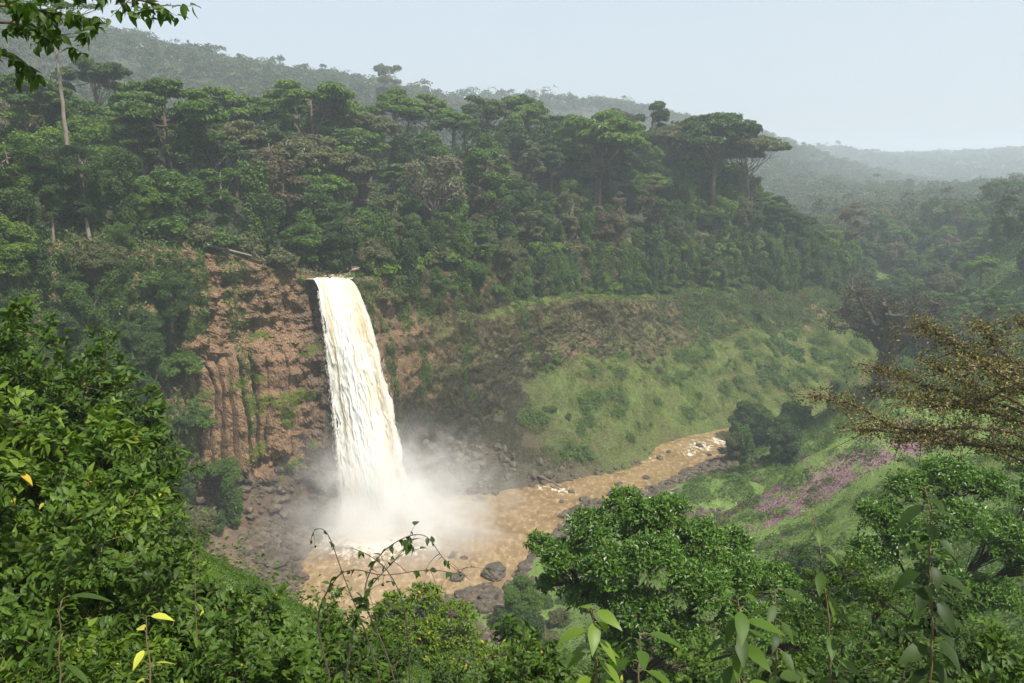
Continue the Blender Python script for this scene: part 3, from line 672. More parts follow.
ORD = ['first', 'second', 'third', 'fourth', 'fifth', 'sixth', 'seventh', 'eighth', 'ninth', 'tenth', 'eleventh', 'twelfth', 'thirteenth', 'fourteenth', 'fifteenth', 'sixteenth', 'seventeenth', 'eighteenth', 'nineteenth', 'twentieth']
TENS = {2: 'twenty', 3: 'thirty', 4: 'forty', 5: 'fifty', 6: 'sixty'}
def ordw(k):
    if k <= 20: return ORD[k-1]
    if k % 10 == 0: return TENS[k//10][:-1]+'ieth'
    return TENS[k//10]+'-'+ORD[k % 10-1]
def wpt(px, py, z=0.):
    g = at(px, py, 100.); k = (CZ-z)/(CZ-g[2]); return np.array([g[0]*k, 100*k, z])
RK = [  # px, py, size m, label
    (272, 562, 9.5, 'large dark wet boulder beside the mist on the left edge of the pool'),
    (300, 578, 5, 'smaller dark boulder just below the large one left of the pool'),
    (232, 572, 5, 'broken brown boulder on the left bank farthest from the water'),
    (458, 578, 4.5, 'grey boulder on the near pool bank at the edge of the mist'),
    (492, 574, 8.5, 'broad dark boulder on the near bank between the mist and the round tree'),
    (489, 600, 6, 'rounded mossy boulder at the near edge of the brown pool'),
    (520, 606, 5, 'dark boulder partly behind the left side of the round tree'),
    (536, 585, 5, 'sloping grey boulder above the left tip of the round tree'),
    (584, 500, 4.2, 'squat dark boulder splitting the current below the small rapid'),
    (572, 492, 2.6, 'small black rock in the white water of the small rapid'),
    (562, 502, 2.0, 'low flat rock awash in the small rapid'),
    (600, 505, 5, 'mossy boulder on the near bank downstream of the small rapid'),
    (634, 492, 5.5, 'largest grey boulder in the boulder heap beside the river bend'),
    (655, 489, 4, 'angular dark boulder in the middle of the river bend heap'),
    (620, 484, 2.6, 'small rock at the water edge of the boulder heap'),
    (676, 494, 4.5, 'brown boulder at the right end of the river bend heap'),
    (700, 480, 2.5, 'small tan stone on the pebble bar right of the heap'),
    (690, 470, 2.5, 'tan stone on the pebble bar nearest the far rapids'),
    (660, 459, 3.3, 'flat dark slab lying in midstream before the far rapids'),
    (640, 464, 1.6, 'tiny rock just left of the flat midstream slab'),
    (627, 468, 1.6, 'tiny low rock in the calm brown water mid river'),
    (700, 446, 3.6, 'dark boulder standing in the white water of the far rapids'),
    (721, 450, 3.0, 'low dark boulder at the lower edge of the far rapids'),
    (733, 442, 2.0, 'small rock at the right end of the far rapids'),
    (612, 459, 3.8, 'dark boulder on the grassy far bank opposite the bend'),
    (630, 454, 3.2, 'rounded boulder on the far bank right of its dark neighbour'),
    (650, 447, 2.4, 'small grey rock on the far bank above the calm water'),
    (590, 464, 4.5, 'brown rock at the water line of the far bank below the meadow'),
    (572, 470, 4, 'rock shelf block on the far bank left of the brown rock'),
    (550, 475, 5, 'broken rock block on the dark far bank near the driftwood'),
    (529, 480, 5, 'dark rock block on the far bank at the left of the driftwood'),
    (508, 486, 5, 'dark rock at the far bank where the mist begins'),
    (672, 440, 2.2, 'grey rock on the far bank just upstream of the rapids'),
    (598, 474, 3.0, 'dark boulder just offshore of the far bank above the flat water'),
    (668, 452, 2.4, 'small boulder between the midstream slab and the far rapids'),
    (709, 455, 2.2, 'wet rock just below the far rapids'),
    (646, 478, 3.4, 'grey boulder rising from the water before the boulder heap'),
    (612, 494, 4.6, 'broad dark boulder left in the boulder heap'),
    (668, 484, 3.2, 'rounded grey boulder in the right half of the heap'),
    (590, 512, 3.4, 'mossy rock between the near bank boulder and the round tree'),
    (560, 482, 3.0, 'dark rock just beyond the small rapid'),
    (495, 494, 4.0, 'dark rock half hidden by mist on the far bank'),
    (478, 500, 4.5, 'leftmost dark rock of the far bank inside the mist'),
    (470, 592, 3.6, 'small dark boulder between the two large near bank boulders'),
    (512, 588, 5.5, 'dark block in the near bank boulder mass left of the round tree'),
    (528, 566, 4.5, 'dark boulder on the near bank touching the round tree'),
    (548, 556, 3.5, 'low boulder peeking out above the round tree'),
    (684, 437, 2.0, 'small dark rock at the head of the far rapids'),
]
rng = np.random.default_rng(11)
for k, (px, py, sz, lb) in enumerate(RK):
    p = wpt(px, py); z = max(0.0, float(Nz(np.array([p[0]]), np.array([p[1]]))[0]))
    if z > .5: p = wpt(px, py, z)
    s = sz*.5
    o = link('boulder', ROCKS[k % 6]); o.location = (p[0], p[1], max(0, z)+s*.12); o.rotation_euler = (rng.uniform(-.2, .2), rng.uniform(-.2, .2), rng.uniform(0, 6.28)); o.scale = (s, s, s*rng.uniform(.8, 1.1))
    tag(o, lb, 'boulder', 'boulders in and beside the river')
# scattered stones of the bars: nobody could count them
def pebbles(name, pts, smin, smax, seed, label):
    rng = np.random.default_rng(seed); V1, F1 = ico(1); V1 = V1*(1+fbm(V1*2+seed, 2)*.5)[:, None]
    n = len(pts); s = smin+(smax-smin)*rng.random(n)**3; a = rng.uniform(0, 6.28, n); c, d = np.cos(a), np.sin(a)
    R = np.zeros((n, 3, 3)); R[:, 0, 0] = c; R[:, 0, 1] = -d; R[:, 1, 0] = d; R[:, 1, 1] = c; R[:, 2, 2] = .6
    V = np.einsum('nij,kj->nki', R, V1)*s[:, None, None]*rng.uniform(.7, 1.3, (n, 1, 3))+pts[:, None]
    F = F1[None]+(np.arange(n)*len(V1))[:, None, None]
    o = link(name, mesh(name, V.reshape(-1, 3), F.reshape(-1, 3), M['stone'])); tag(o, label, 'stones', kind='stuff')
M['stone'] = ground_mat('bank_stone', (.035, .028, .020), (.080, .062, .044), (.19, .145, .10), .5)
X = rng.uniform(-80, 130, 120000); Y = rng.uniform(165, 345, 120000); Zn = Nz(X, Y)
w = (Zn > -.6) & (Zn < 2.6+fbm(np.stack([X, Y, X*0], -1)/12, 3)*5+np.clip((-48-X)/10, 0, 1)*5) & (rng.random(len(X)) < .16); px_, py_, dp_ = proj(np.stack([X, Y, Zn], -1)); w &= (px_ > 150) & (px_ < 800)
pebbles('bank_stones', np.stack([X, Y, Zn], -1)[w][:6000], .3, 2.6, 3, 'scattered stones along the edges of the brown river')
# rubble at the foot of the far wall
m_ = (WT > .6) & (WT < 3.4) & (WP[..., 2] < np.clip(24-(WS-S_FALL-20)*.3, 3.5, 24)+4*fbm(WP/9., 3)) & (WS > S_FALL-70) & (WS < S_FALL+130) & (np.random.default_rng(3).random(WT.shape) < np.where((WS > S_FALL-8) & (WS < S_FALL+80), .22, .1))
pebbles('wall_rubble', WP[m_][::2][:9000], .3, 2.6, 4, 'dark broken rubble along the foot of the gorge wall')
tb = Tubes(); a, b = wpt(533, 474, 3.), wpt(562, 488, 1.2); tb.add(wob(bez(a, (a+b)/2+np.array([0, 0, .8]), b, 10), rng, .12), np.linspace(.55, .3, 10), 8)
tb.add(bez((a*.4+b*.6), (a*.4+b*.6)+np.array([.8, 0, 1.3]), (a*.4+b*.6)+np.array([2.2, -.5, 1.7]), 5), np.linspace(.2, .06, 5), 6)
tag(link('driftwood_log', tb.mesh('driftwood_log', M['bark'])), 'long driftwood log stranded on the far bank of the pool', 'log')
tb = Tubes(); a, b = [np.array([*(q[0] for q in inland(np.array([S_FALL+d_]), 1.2)), float(rim(S_FALL+d_)[2])+1.6]) for d_ in (-36, -19)]; tb.add(wob(bez(a, (a+b)/2+np.array([0, 0, .5]), b, 8), rng, .08), np.linspace(.45, .25, 8), 8)
tag(link('bleached_log', tb.mesh('bleached_log', M['greybark'])), 'pale bleached log lying on the bare clifftop left of the waterfall', 'log')

# ------------------------------------------------------------------ tree prototypes
def crown_leaves(rng, clumps, per, L, ratio=.6, flat=.6, low=-.25, up=.7):
    """clumps: list of (centre, radius); returns simple leaf quads"""
    Cs = []; Ns = []
    for c, r in clumps:
        n = max(6, int(per*r*r)); d = rand_dirs(rng, int(n*1.8)); d = d[d[:, 2] > low-rng.random(len(d))*.5][:n]
        rad = r*rng.uniform(.55, 1.08, len(d))**.6*(1+.28*vnoise(d*2.2+np.asarray(c)))
        Cs.append(np.asarray(c)+d*rad[:, None]*np.array([1, 1, flat])); Ns.append(nrm(d*.8+np.array([0, 0, up])+rng.normal(0, .42, d.shape)))
    C = np.concatenate(Cs); Nn = np.concatenate(Ns); A = nrm(np.cross(Nn, rand_dirs(rng, len(C)))); A[:, 2] -= .15; A = nrm(A)
    l = L*rng.uniform(.6, 1.4, len(C)); return leaf_simple(C-A*l[:, None]*.5, A, Nn, l, l*ratio)
def limb_set(tb, rng, top, r0, clumps, frm=.45, k=5):
    top = np.asarray(top, float)
    for c, r in clumps:
        c = np.asarray(c, float); f = rng.uniform(frm, .98); a = top*f; a = np.array([top[0]*f, top[1]*f, top[2]*f])
        mid = a*.45+c*.55+np.array([0, 0, -.12*np.linalg.norm(c-a)]); P = wob(bez(a, mid, c+np.array([0, 0, -r*.15]), 7), rng, .12*r*.5)
        tb.add(P, np.linspace(r0*.42*(1.1-f*.5), r0*.06, 7), k)
        for q in range(2):
            e = c+rand_dirs(rng, 1)[0]*r*.7; tb.add(bez(P[4], (P[4]+e)/2+rng.normal(0, .2, 3), e, 4), np.linspace(r0*.16, r0*.03, 4), 4)
def make_proto(kind, seed, det=1.0, leafmat='mid'):
    rng = np.random.default_rng(seed); cl = []; tb = Tubes(); bark = 'bark'; name = 'rainforest_tree'
    per, L, ratio, flat, low = 44*det*det, .98/det, .6, .62, -.3
    if kind == 'umbrella':
        name = 'umbrella_tree'; H = rng.uniform(19, 23); R = rng.uniform(8, 9.5)
        for k in range(26):
            a = rng.uniform(0, 6.28); q = math.sqrt(rng.random())*R; cl.append(((q*math.cos(a), q*math.sin(a), H-.045*q*q+rng.uniform(-3.0, .9)), rng.uniform(1.9, 3.1)))
        flat = .38; top = np.array([rng.normal(0, .5), rng.normal(0, .5), H-2.5]); r0 = .55; per *= 1.05
    elif kind == 'round':
        name = 'round_crowned_tree'; H = rng.uniform(15, 19); R = rng.uniform(5.6, 6.8)
        for k in range(58):
            d = rand_dirs(rng, 1)[0]; q = rng.uniform(.6, 1.); z = H*.54+d[2]*H*.46*q; w_ = 1.0 if d[2] > 0 else .75
            cl.append(((d[0]*R*q*w_, d[1]*R*q*w_, z), rng.uniform(1.3, 2.6)))
        top = np.array([0, 0, H-4.]); r0 = .6; low = -.5; flat = .75
    elif kind == 'tall':
        name = 'tall_forest_tree'; H = rng.uniform(24, 27)
        for k in range(28):
            z = rng.uniform(.25, 1)*H; w_ = 5.2*math.sin(math.pi*min(1, (1-z/H)*1.3+.18))+.7; a = rng.uniform(0, 6.28); q = math.sqrt(rng.random())*w_
            cl.append(((q*math.cos(a), q*math.sin(a), z), rng.uniform(1.4, 2.5)))
        top = np.array([rng.normal(0, .7), rng.normal(0, .7), H-1.5]); r0 = .45; bark = 'greybark'
    elif kind == 'vine':
        name = 'vine_draped_tree'; H = rng.uniform(17, 22)
        for k in range(40):
            z = rng.uniform(.02, 1)*H; a = rng.uniform(0, 6.28); w_ = 1.6+2.6*(z/H)**1.5; q = rng.random()*w_
            cl.append(((q*math.cos(a), q*math.sin(a), z), rng.uniform(1.0, 2.0)))
        low = -.7; flat = 1.35; top = np.array([0, 0, H-2]); r0 = .5; per *= .85
    elif kind == 'sparse':
        name = 'bare_limbed_tree'; H = rng.uniform(17, 21); R = 6.
        for k in range(24):
            d = rand_dirs(rng, 1)[0]; d[2] = abs(d[2]); q = rng.uniform(.6, 1.); cl.append((d*np.array([R, R, 7.5])*q+np.array([0, 0, H-7.5]), rng.uniform(1.2, 2.0)))
        per *= .42; top = np.array([0, 0, H-5.]); r0 = .6; bark = 'greybark'; low = -.8
    elif kind == 'bush':
        name = 'understory_bush'; H = 5.5
        for k in range(16):
            d = rand_dirs(rng, 1)[0]; d[2] = abs(d[2]); cl.append((d*np.array([3.4, 3.4, 3.4])*rng.uniform(.5, 1)+np.array([0, 0, .9]), rng.uniform(1.1, 1.7)))
        top = np.array([0, 0, 2.2]); r0 = .22
    elif kind == 'layered':
        name = 'layered_crown_tree'; H = rng.uniform(17, 21)
        for k in range(30):
            lv = rng.integers(0, 5); z = H-lv*2.3+rng.normal(0, .25); w_ = 3.2+lv*1.25; a = rng.uniform(0, 6.28); q = math.sqrt(rng.uniform(.2, 1))*w_
            cl.append(((q*math.cos(a), q*math.sin(a), z-.06*q), rng.uniform(1.5, 2.4)))
        flat = .3; top = np.array([0, 0, H-1.5]); r0 = .5
    tp = top; tb.add(wob(bez((0, 0, -1.5), (rng.normal(0, .6), rng.normal(0, .6), tp[2]*.5), tp, 10), rng, .1), np.linspace(r0*1.25, r0*.35, 10), 8)
    limb_set(tb, rng, tp, r0, cl, .5 if kind not in ('vine', 'bush') else .1)
    V, F = crown_leaves(rng, cl, per, L, ratio, flat, low)
    root = empty(name, (0, 0, -500)); link('trunk', tb.mesh('trunk', M[bark]), root); link('crown', mesh('crown', V, F, M[leafmat]), root)
    root['_h'] = float(H)
    return root
PROTO = {}; USED = set()
SPEC = {'umbrella': ('dark', 'lime', 'mid', 'olive'), 'round': ('dark', 'mid', 'dark', 'mid', 'olive', 'lime'), 'tall': ('mid', 'dark', 'olive', 'rust'), 'vine': ('vine', 'dark', 'mid'), 'sparse': ('grey', 'olive', 'rust'), 'bush': ('mid', 'lime', 'olive'), 'layered': ('mid', 'dark')}
WORDS = {'dark': 'dark green', 'mid': 'green', 'lime': 'bright green', 'olive': 'olive green', 'grey': 'greyish', 'rust': 'brownish green', 'vine': 'leafy green'}
KW = {'umbrella': 'flat-topped tree', 'round': 'round-crowned tree', 'tall': 'tall narrow tree', 'vine': 'vine-draped tree', 'sparse': 'thin pale-limbed tree', 'bush': 'low bush', 'layered': 'layered-crown tree'}
def get_proto(kind, mat, var, det):
    key = (kind, mat, var, det)
    if key not in PROTO:
        PROTO[key] = make_proto(kind, hash_seed(key), det, mat)
    return PROTO[key]
def hash_seed(key): return sum(ord(ch)*(i+3) for i, ch in enumerate(repr(key))) % 99991
def plant(kind, mat, var, det, x, y, z, sc, rz, label, group, tilt=0., cat=None):
    p = get_proto(kind, mat, var, det); key = (kind, mat, var, det)
    o = p if key not in USED else copy_tree(p)
    USED.add(key)
    o.location = (x, y, z); o.rotation_euler = (tilt*math.sin(rz*7), tilt*math.cos(rz*7), rz); o.scale = (sc, sc, sc*(1+.12*math.sin(rz*13)))
    tag(o, label, cat or ('bush' if kind == 'bush' else 'tree'), group); return o
def choose(rng, table):
    ks = list(table); w = np.array([table[k] for k in ks], float); return ks[rng.choice(len(ks), p=w/w.sum())]
JOBS = []     # (row name, group, kind, mat, var, det, x, y, z, scale, rz)
def row(rowname, group, pts, table, det, seed, smin, smax, mats=None):
    rng = np.random.default_rng(seed)
    for (x, y, z) in pts:
        k = choose(rng, table); mt = rng.choice((mats or {}).get(k, SPEC[k])); v = int(rng.integers(0, 2))
        JOBS.append([rowname, group, k, str(mt), v, det, float(x), float(y), float(z), float(rng.uniform(smin, smax)*1.32), float(rng.uniform(0, 6.28))])
def flush():
    rows = {}
    for j in JOBS:
        px, py, dp = proj(np.array(j[6:9]))
        if px < -90 or px > 1110: continue
        rows.setdefault(j[0], []).append((float(px), j))
    for rn, L in rows.items():
        L.sort(key=lambda q: q[0])
        byk = {}
        for px, j in L: byk.setdefault((j[2], j[3]), []).append(j)
        for (kd, mt), JJ in byk.items():
            for i, j in enumerate(JJ):
                base = WORDS[mt]+' '+KW[kd]
                pos = 'only one' if len(JJ) == 1 else ('leftmost' if i == 0 else 'rightmost' if i == len(JJ)-1 else ordw(i+1)+' such from left')
                lb = f'{base}, {pos} {rn}'
                plant(kd, mt, j[4], j[5], *j[6:9], j[9], j[10], lb, j[1], .04)

rg = np.random.default_rng(21)
s0 = s_at(-92, 225); s1 = s_at(165, 432)
T_mix = {'umbrella': 1.8, 'round': 5, 'tall': 2.4, 'vine': 2, 'sparse': .5, 'layered': .8}
T_front = {'vine': 3, 'round': 2, 'bush': 2, 'tall': 1.5, 'layered': 1}
def row_pts(sa, sb, step, d, jit=3.0, drop=None, zoff=0.):
    out = []
    s = sa
    while s < sb:
        ss = s+rg.normal(0, jit*.7); dd = d+rg.normal(0, jit*.6)
        x, y = inland(np.array([ss]), max(dd, 1.0)); z = float(Fz(x, y)[0])-.6+zoff
        if not (drop and drop(float(x[0]), float(y[0]))): out.append((float(x[0]), float(y[0]), z))
        s += step*rg.uniform(.8, 1.2)
    return out
def lipclear(x, y): return abs(x+57) < 11 and y < 256
GR = 'forest trees on the plateau above the falls'
row('along the cliff rim', GR, row_pts(s0+34, s1+20, 8.0, 2.5, 1.5, lipclear), T_front, 1.25, 1, .5, .75)
row('in the bush line at the cliff edge', GR, row_pts(s0-2, s1+20, 7.0, 4.5, 2., lipclear), {'bush': 1}, 1.25, 2, .8, 1.35)
row('in the first row behind the rim', GR, row_pts(s0, s1+15, 10.5, 13, 2.5, lipclear), {'round': 4, 'vine': 2.5, 'tall': 1.5, 'layered': .5, 'sparse': .6, 'bush': 1}, 1.25, 3, .62, .9)
row('in the second row behind the rim', GR, row_pts(s0, s1+10, 11.5, 26, 3, None), T_mix, 1.1, 4, .68, .95)
row('in the third row behind the rim', GR, row_pts(s0, s1, 12, 40, 3), T_mix, 1.1, 5, .75, 1.0)
row('in the fourth row behind the rim', GR, row_pts(s0, s1-10, 12.5, 55, 3), T_mix, 1.0, 6, .8, 1.05)
row('in the fifth row behind the rim', GR, row_pts(s0, s1-30, 13, 72, 3), {'umbrella': 4, 'round': 2, 'tall': 1, 'layered': 1.5}, 1.0, 7, .85, 1.1)
row('on the crest of the wooded ridge', GR, row_pts(s0+5, s1-45, 13, 90, 4), {'umbrella': 5, 'round': 2, 'layered': 1}, 1.0, 8, .85, 1.15)
# left wall of the gorge
GL = 'trees on the left side of the gorge'
sl0, sl1 = s_at(-140, 90), s_at(-96, 220)
TL = {'round': 4, 'vine': 3, 'tall': 2, 'layered': .4, 'bush': 1}
LM = {'round': ('dark', 'mid', 'lime', 'olive'), 'vine': ('dark', 'mid', 'vine'), 'tall': ('dark', 'mid', 'lime'), 'bush': ('mid', 'dark'), 'layered': ('dark', 'mid'), 'umbrella': ('dark', 'mid')}
row('at the left gorge rim', GL, row_pts(sl0, sl1, 8, 2.5, 1.2), TL, 1.9, 9, .6, .85, LM)
row('in the first row up the left hillside', GL, row_pts(sl0, sl1, 9, 12, 2), TL, 1.9, 10, .65, .9, LM)
row('in the second row up the left hillside', GL, row_pts(sl0, sl1, 10, 24, 2), TL, 1.6, 11, .7, .95, LM)
row('in the third row up the left hillside', GL, row_pts(sl0, sl1, 11, 38, 2), T_mix, 1.6, 12, .75, 1., LM)
row('in the fourth row up the left hillside', GL, row_pts(sl0, sl1+10, 12, 54, 2), {'umbrella': 3, 'round': 2, 'tall': 1}, 1.4, 13, .8, 1.05, LM)
# down the left wall itself
pts = []
for f in (.12, .30, .48, .66, .82, .95):
    s = sl0+rg.uniform(0, 6)
    while s < sl1+15-12*f:
        r = rim(s); o_ = rim_out(s); d = 3+(1-f)*12; z = r[2]*f+r[8]*(1-f); pts.append((r[0]+o_[0]*(d-2), r[1]+o_[1]*(d-2), z-6)); s += rg.uniform(6, 9)
row('clinging to the left gorge wall', GL, pts, {'bush': 3, 'vine': 2, 'round': 1.2}, 1.9, 14, .5, .95, LM)
# the foot of the left wall and the slope left of the pool
pts = []
for k in range(900):
    x, y = rg.uniform(-118, -40), rg.uniform(70, 200); z = float(Nz(np.array([x]), np.array([y]))[0]); px, py, dp = proj(np.array([x, y, z]))
    if 6 < z and -60 < px < 215-(py-480)*.3 and py < 720 and (y > 105 or x < -60) and all((x-a)**2+(y-b)**2 > 62 for a, b, _ in pts): pts.append((x, y, z-.5))
    if len(pts) > 34: break
row('on the slope left of the pool', GL, pts, {'bush': 3, 'round': 2, 'vine': 1.5}, 1.9, 15, .5, .8, LM)
for f, sa, nm in ((.93, 20, 'hanging over the rim right of the falls'), (.62, 92, 'on the upper wall right of the falls'), (.30, 110, 'on the terrace of the right wall')):
    pts = []; s_ = S_FALL+sa
    while s_ < s1+70:
        r = rim(s_); o_ = rim_out(s_); z = r[2]*f+r[3]*(1-f); d = 1.0+2.2*(1-f)
        if f > .9 and rg.random() < .15: s_ += 8; continue
        pts.append((r[0]+o_[0]*d, r[1]+o_[1]*d, z-5.5-rg.random()*4)); s_ += rg.uniform(3.5, 8)
    row(nm, GR, pts, {'vine': 3, 'bush': 2.5, 'round': .8}, 1.25, 60+int(f*10), .45, .8)
pts = []
for k in range(46):
    s_ = rg.uniform(S_FALL+62, s1+10); j = int(np.argmin(np.abs(WS[0]-s_))); i = int(rg.integers(24, 74)); p = WP[i, j]; pts.append((p[0], p[1], p[2]-.7))
row('on the grassy talus below the right wall', 'small shrubs on the talus', pts, {'bush': 1}, 1.25, 78, .16, .42, {'bush': ('mid', 'lime', 'olive')})
# river flat and right-hand valley
GV = 'trees in the valley right of the river'
pts = []
for (px, py, Y) in ((742, 474, 292), (760, 455, 312), (775, 470, 285), (742, 500, 262), (765, 410, 345), (752, 492, 272), (762, 484, 280), (745, 458, 306), (785, 455, 300), (748, 440, 322), (775, 425, 330), (790, 478, 278), (808, 415, 335), (785, 380, 365), (800, 365, 380), (750, 418, 350), (790, 400, 340), (800, 430, 310), (815, 380, 350), (835, 400, 330), (770, 380, 372)):
    x = (px-512)/FPX*Y*1.03; pts.append((x, Y, float(Nz(np.array([x]), np.array([float(Y)]))[0])-.8))
ptz = []
for k in range(3000):
    x, y = rg.uniform(-30, 75), rg.uniform(62, 195); z = float(Nz(np.array([x]), np.array([y]))[0]); px, py, dp = proj(np.array([x, y, z]))
    if z > 6 and 400 < px < 830 and 560 < py < 800 and all((x-a)**2+(y-b)**2 > 45 for a, b, _ in ptz): ptz.append((x, y, z-.6))
    if len(ptz) > 40: break
for q in ((545, 605), (530, 592), (560, 622), (575, 598), (548, 640), (520, 628)):
    x, y = hit(*q); ptz.append((x, y, float(_N(np.array([x]), np.array([y]))[0])-.8))
row('on the steep slope above the near bank', 'bushes on the near slope', ptz, {'bush': 4, 'round': .5}, 1.9, 77, .4, .62)
row('beside the river bend', GV, pts, {'bush': 2, 'round': 2.4, 'vine': .5}, 1.25, 16, .5, .75)
pts = []
for k in range(9000):
    x, y = rg.uniform(118, 380), rg.uniform(255, 640)
    if inpoly(np.array([x]), np.array([y]), GORGE)[0]: z = float(Nz(np.array([x]), np.array([y]))[0])
    else: z = float(Fz(np.array([x]), np.array([y]))[0])
    px, py, dp = proj(np.array([x, y, z]))
    if px > 1080 or (px < 905 and py > 392) or (y < 300 and x < 175): continue
    if any((x-a)**2+(y-b)**2 < 50+y*.10 for a, b, _ in pts): continue
    if (x-141)**2+(y-292)**2 < 150 or (812 < px < 958 and y < 345): continue
    pts.append((x, y, z-.8))
    if len(pts) > 190: break
near_ = [p for p in pts if p[1] < 360]; mid_ = [p for p in pts if 360 <= p[1] < 450]; far_ = [p for p in pts if 450 <= p[1] < 530]; ff_ = [p for p in pts if p[1] >= 530]
row('near the giant dark tree', GV, near_, {'round': 2, 'vine': 2, 'tall': 1, 'bush': 1, 'layered': 1}, 1.25, 17, .5, .75)
row('in the front of the right valley', GV, mid_, T_mix, 1.0, 18, .65, .95)
row('in the middle of the right valley', GV, far_, T_mix, 1.0, 19, .7, 1.)
row('deep in the hazy right valley', GV, ff_, T_mix, 1.0, 20, .75, 1.1)
flush()

# ------------------------------------------------------------------ landmark trees
def landmark(kind, mat, var, det, px, pyt, Y, wide, label, cat='tree', group=None, rz=1.0):
    p = at(px, pyt, Y); top = p[2]; p[2] = float(Fz(np.array([p[0]]), np.array([p[1]]))[0])-.6; sc = (top-p[2])/get_proto(kind, mat, var, det)['_h']/(1+.12*math.sin(13)); return plant(kind, mat, var, det, p[0], p[1], p[2], sc, rz, label, group, 0, cat)
landmark('umbrella', 'dark', 0, 1.25, 718, 118, 420, 1, 'dark flat-topped tree standing out on the skyline at the right ridge end')
landmark('umbrella', 'olive', 1, 1.25, 749, 135, 430, 1, 'small pale flat-topped tree on the skyline just right of the dark one')
landmark('umbrella', 'lime', 0, 1.25, 600, 118, 385, 1, 'bright green flat-topped tree with a long pale trunk on the ridge')
landmark('sparse', 'grey', 0, 1.6, 434, 150, 312, 1, 'greyish thin-leaved tree hung with vines above and right of the waterfall')
landmark('tall', 'mid', 1, 1.25, 487, 152, 320, 1, 'slender tree with a bare white trunk right of the greyish tree')
landmark('umbrella', 'lime', 1, 1.25, 311, 84, 330, 1, 'bright green spreading tree on the ridge directly above the waterfall')
landmark('umbrella', 'mid', 1, 1.6, 160, 84, 255, 1, 'broad green flat-topped tree above the left cliff')
landmark('tall', 'olive', 0, 1.25, 388, 66, 880, 1, 'tall ragged tree on the hazy skyline behind the ridge')
# white bare trunk
def emergent():
    rng = np.random.default_rng(77); base = at(64, 118, 190.); H = 24.; r = empty('emergent_tree', base); tb = Tubes()
    tb.add(wob(bez((0, 0, -6), (.4, 0, H*.5), (-.6, 0, H), 12), rng, .12), np.linspace(.46, .26, 12), 10)
    cl = []
    for k in range(26):
        a = rng.uniform(0, 6.28); q = math.sqrt(rng.random())*9.5; cl.append(((q*math.cos(a)-.6, q*math.sin(a), H-.5+rng.uniform(-3, 2.5)), rng.uniform(1.5, 2.5)))
    limb_set(tb, rng, (-.6, 0, H), .6, cl, .8)
    V, F = crown_leaves(rng, cl, 44, .5, .6, .38)
    link('trunk', tb.mesh('trunk', M['greybark']), r); link('crown', mesh('crown', V, F, M['mid']), r)
    tag(r, 'emergent tree with a tall bare pale trunk in the upper left corner', 'tree')
emergent()
def giant():
    """the great dark spreading tree in the valley: thick limbs, thin foliage"""
    rng = np.random.default_rng(8); x, y = 141., 292.; z = 112-292*.272; r = empty('giant_spreading_tree', (x, y, z-2)); r.scale = (1.3, 1.3, 1.34); tb = Tubes()
    tb.add(wob(bez((0, 0, -4), (.5, 0, 8), (0, 0, 17), 10), rng, .25), np.linspace(3.0, 1.9, 10), 12)
    for k in range(7):
        a = k/7*6.28+.3; tb.add(bez((0, 0, 3), (2*math.cos(a), 2*math.sin(a), 1), (4.6*math.cos(a), 4.6*math.sin(a), -2.5), 6), np.linspace(1.2, .4, 6), 6)
    cl = []
    for k in range(17):
        a = k/17*6.28*2.6+rng.normal(0, .2); el = rng.uniform(.12, 1.1); R = rng.uniform(13, 19)*(1-.25*el); e = np.array([R*math.cos(a), R*math.sin(a), 14+R*math.tan(el)*.75]); e[2] = min(e[2], 37)
        s = np.array([0, 0, rng.uniform(9, 17)]); P = wob(bez(s, s*.5+e*.5+np.array([0, 0, 3.0]), e, 10), rng, .45); tb.add(P, np.linspace(1.15, .18, 10), 8)
        for q in range(8):
            j = rng.integers(3, 10); d = rand_dirs(rng, 1)[0]; d[2] = abs(d[2])*.8; e2 = P[j]+d*rng.uniform(3, 6.5)
            Q = wob(bez(P[j], (P[j]+e2)/2+rng.normal(0, .6, 3), e2, 6), rng, .15); tb.add(Q, np.linspace(.38, .06, 6), 5)
            for w_ in range(4):
                j2 = rng.integers(2, 6); e3 = Q[j2]+rand_dirs(rng, 1)[0]*rng.uniform(1.2, 2.8); tb.add(bez(Q[j2], (Q[j2]+e3)/2+rng.normal(0, .2, 3), e3, 4), np.linspace(.13, .03, 4), 4)
                cl.append((e3, rng.uniform(.7, 1.5)))
    V, F = crown_leaves(rng, cl, 24, .55, .6, .7, -.9)
    # hanging vines round the bole
    cl2 = [((math.cos(a)*2.2, math.sin(a)*2.2, h), 1.6) for a, h in zip(rng.uniform(0, 6.28, 40), rng.uniform(0, 20, 40))]
    V2, F2 = crown_leaves(rng, cl2, 16, .6, .6, 1.4, -1)
    link('trunk', tb.mesh('trunk', M['darkbark']), r); link('crown', mesh('crown', V, F, M['twiggy']), r); link('climbing_vine', mesh('climbing_vine', V2, F2, M['dark']), r)
    tag(r, 'giant dark spreading tree with thick bare limbs in the valley right of the gorge', 'tree')
giant()

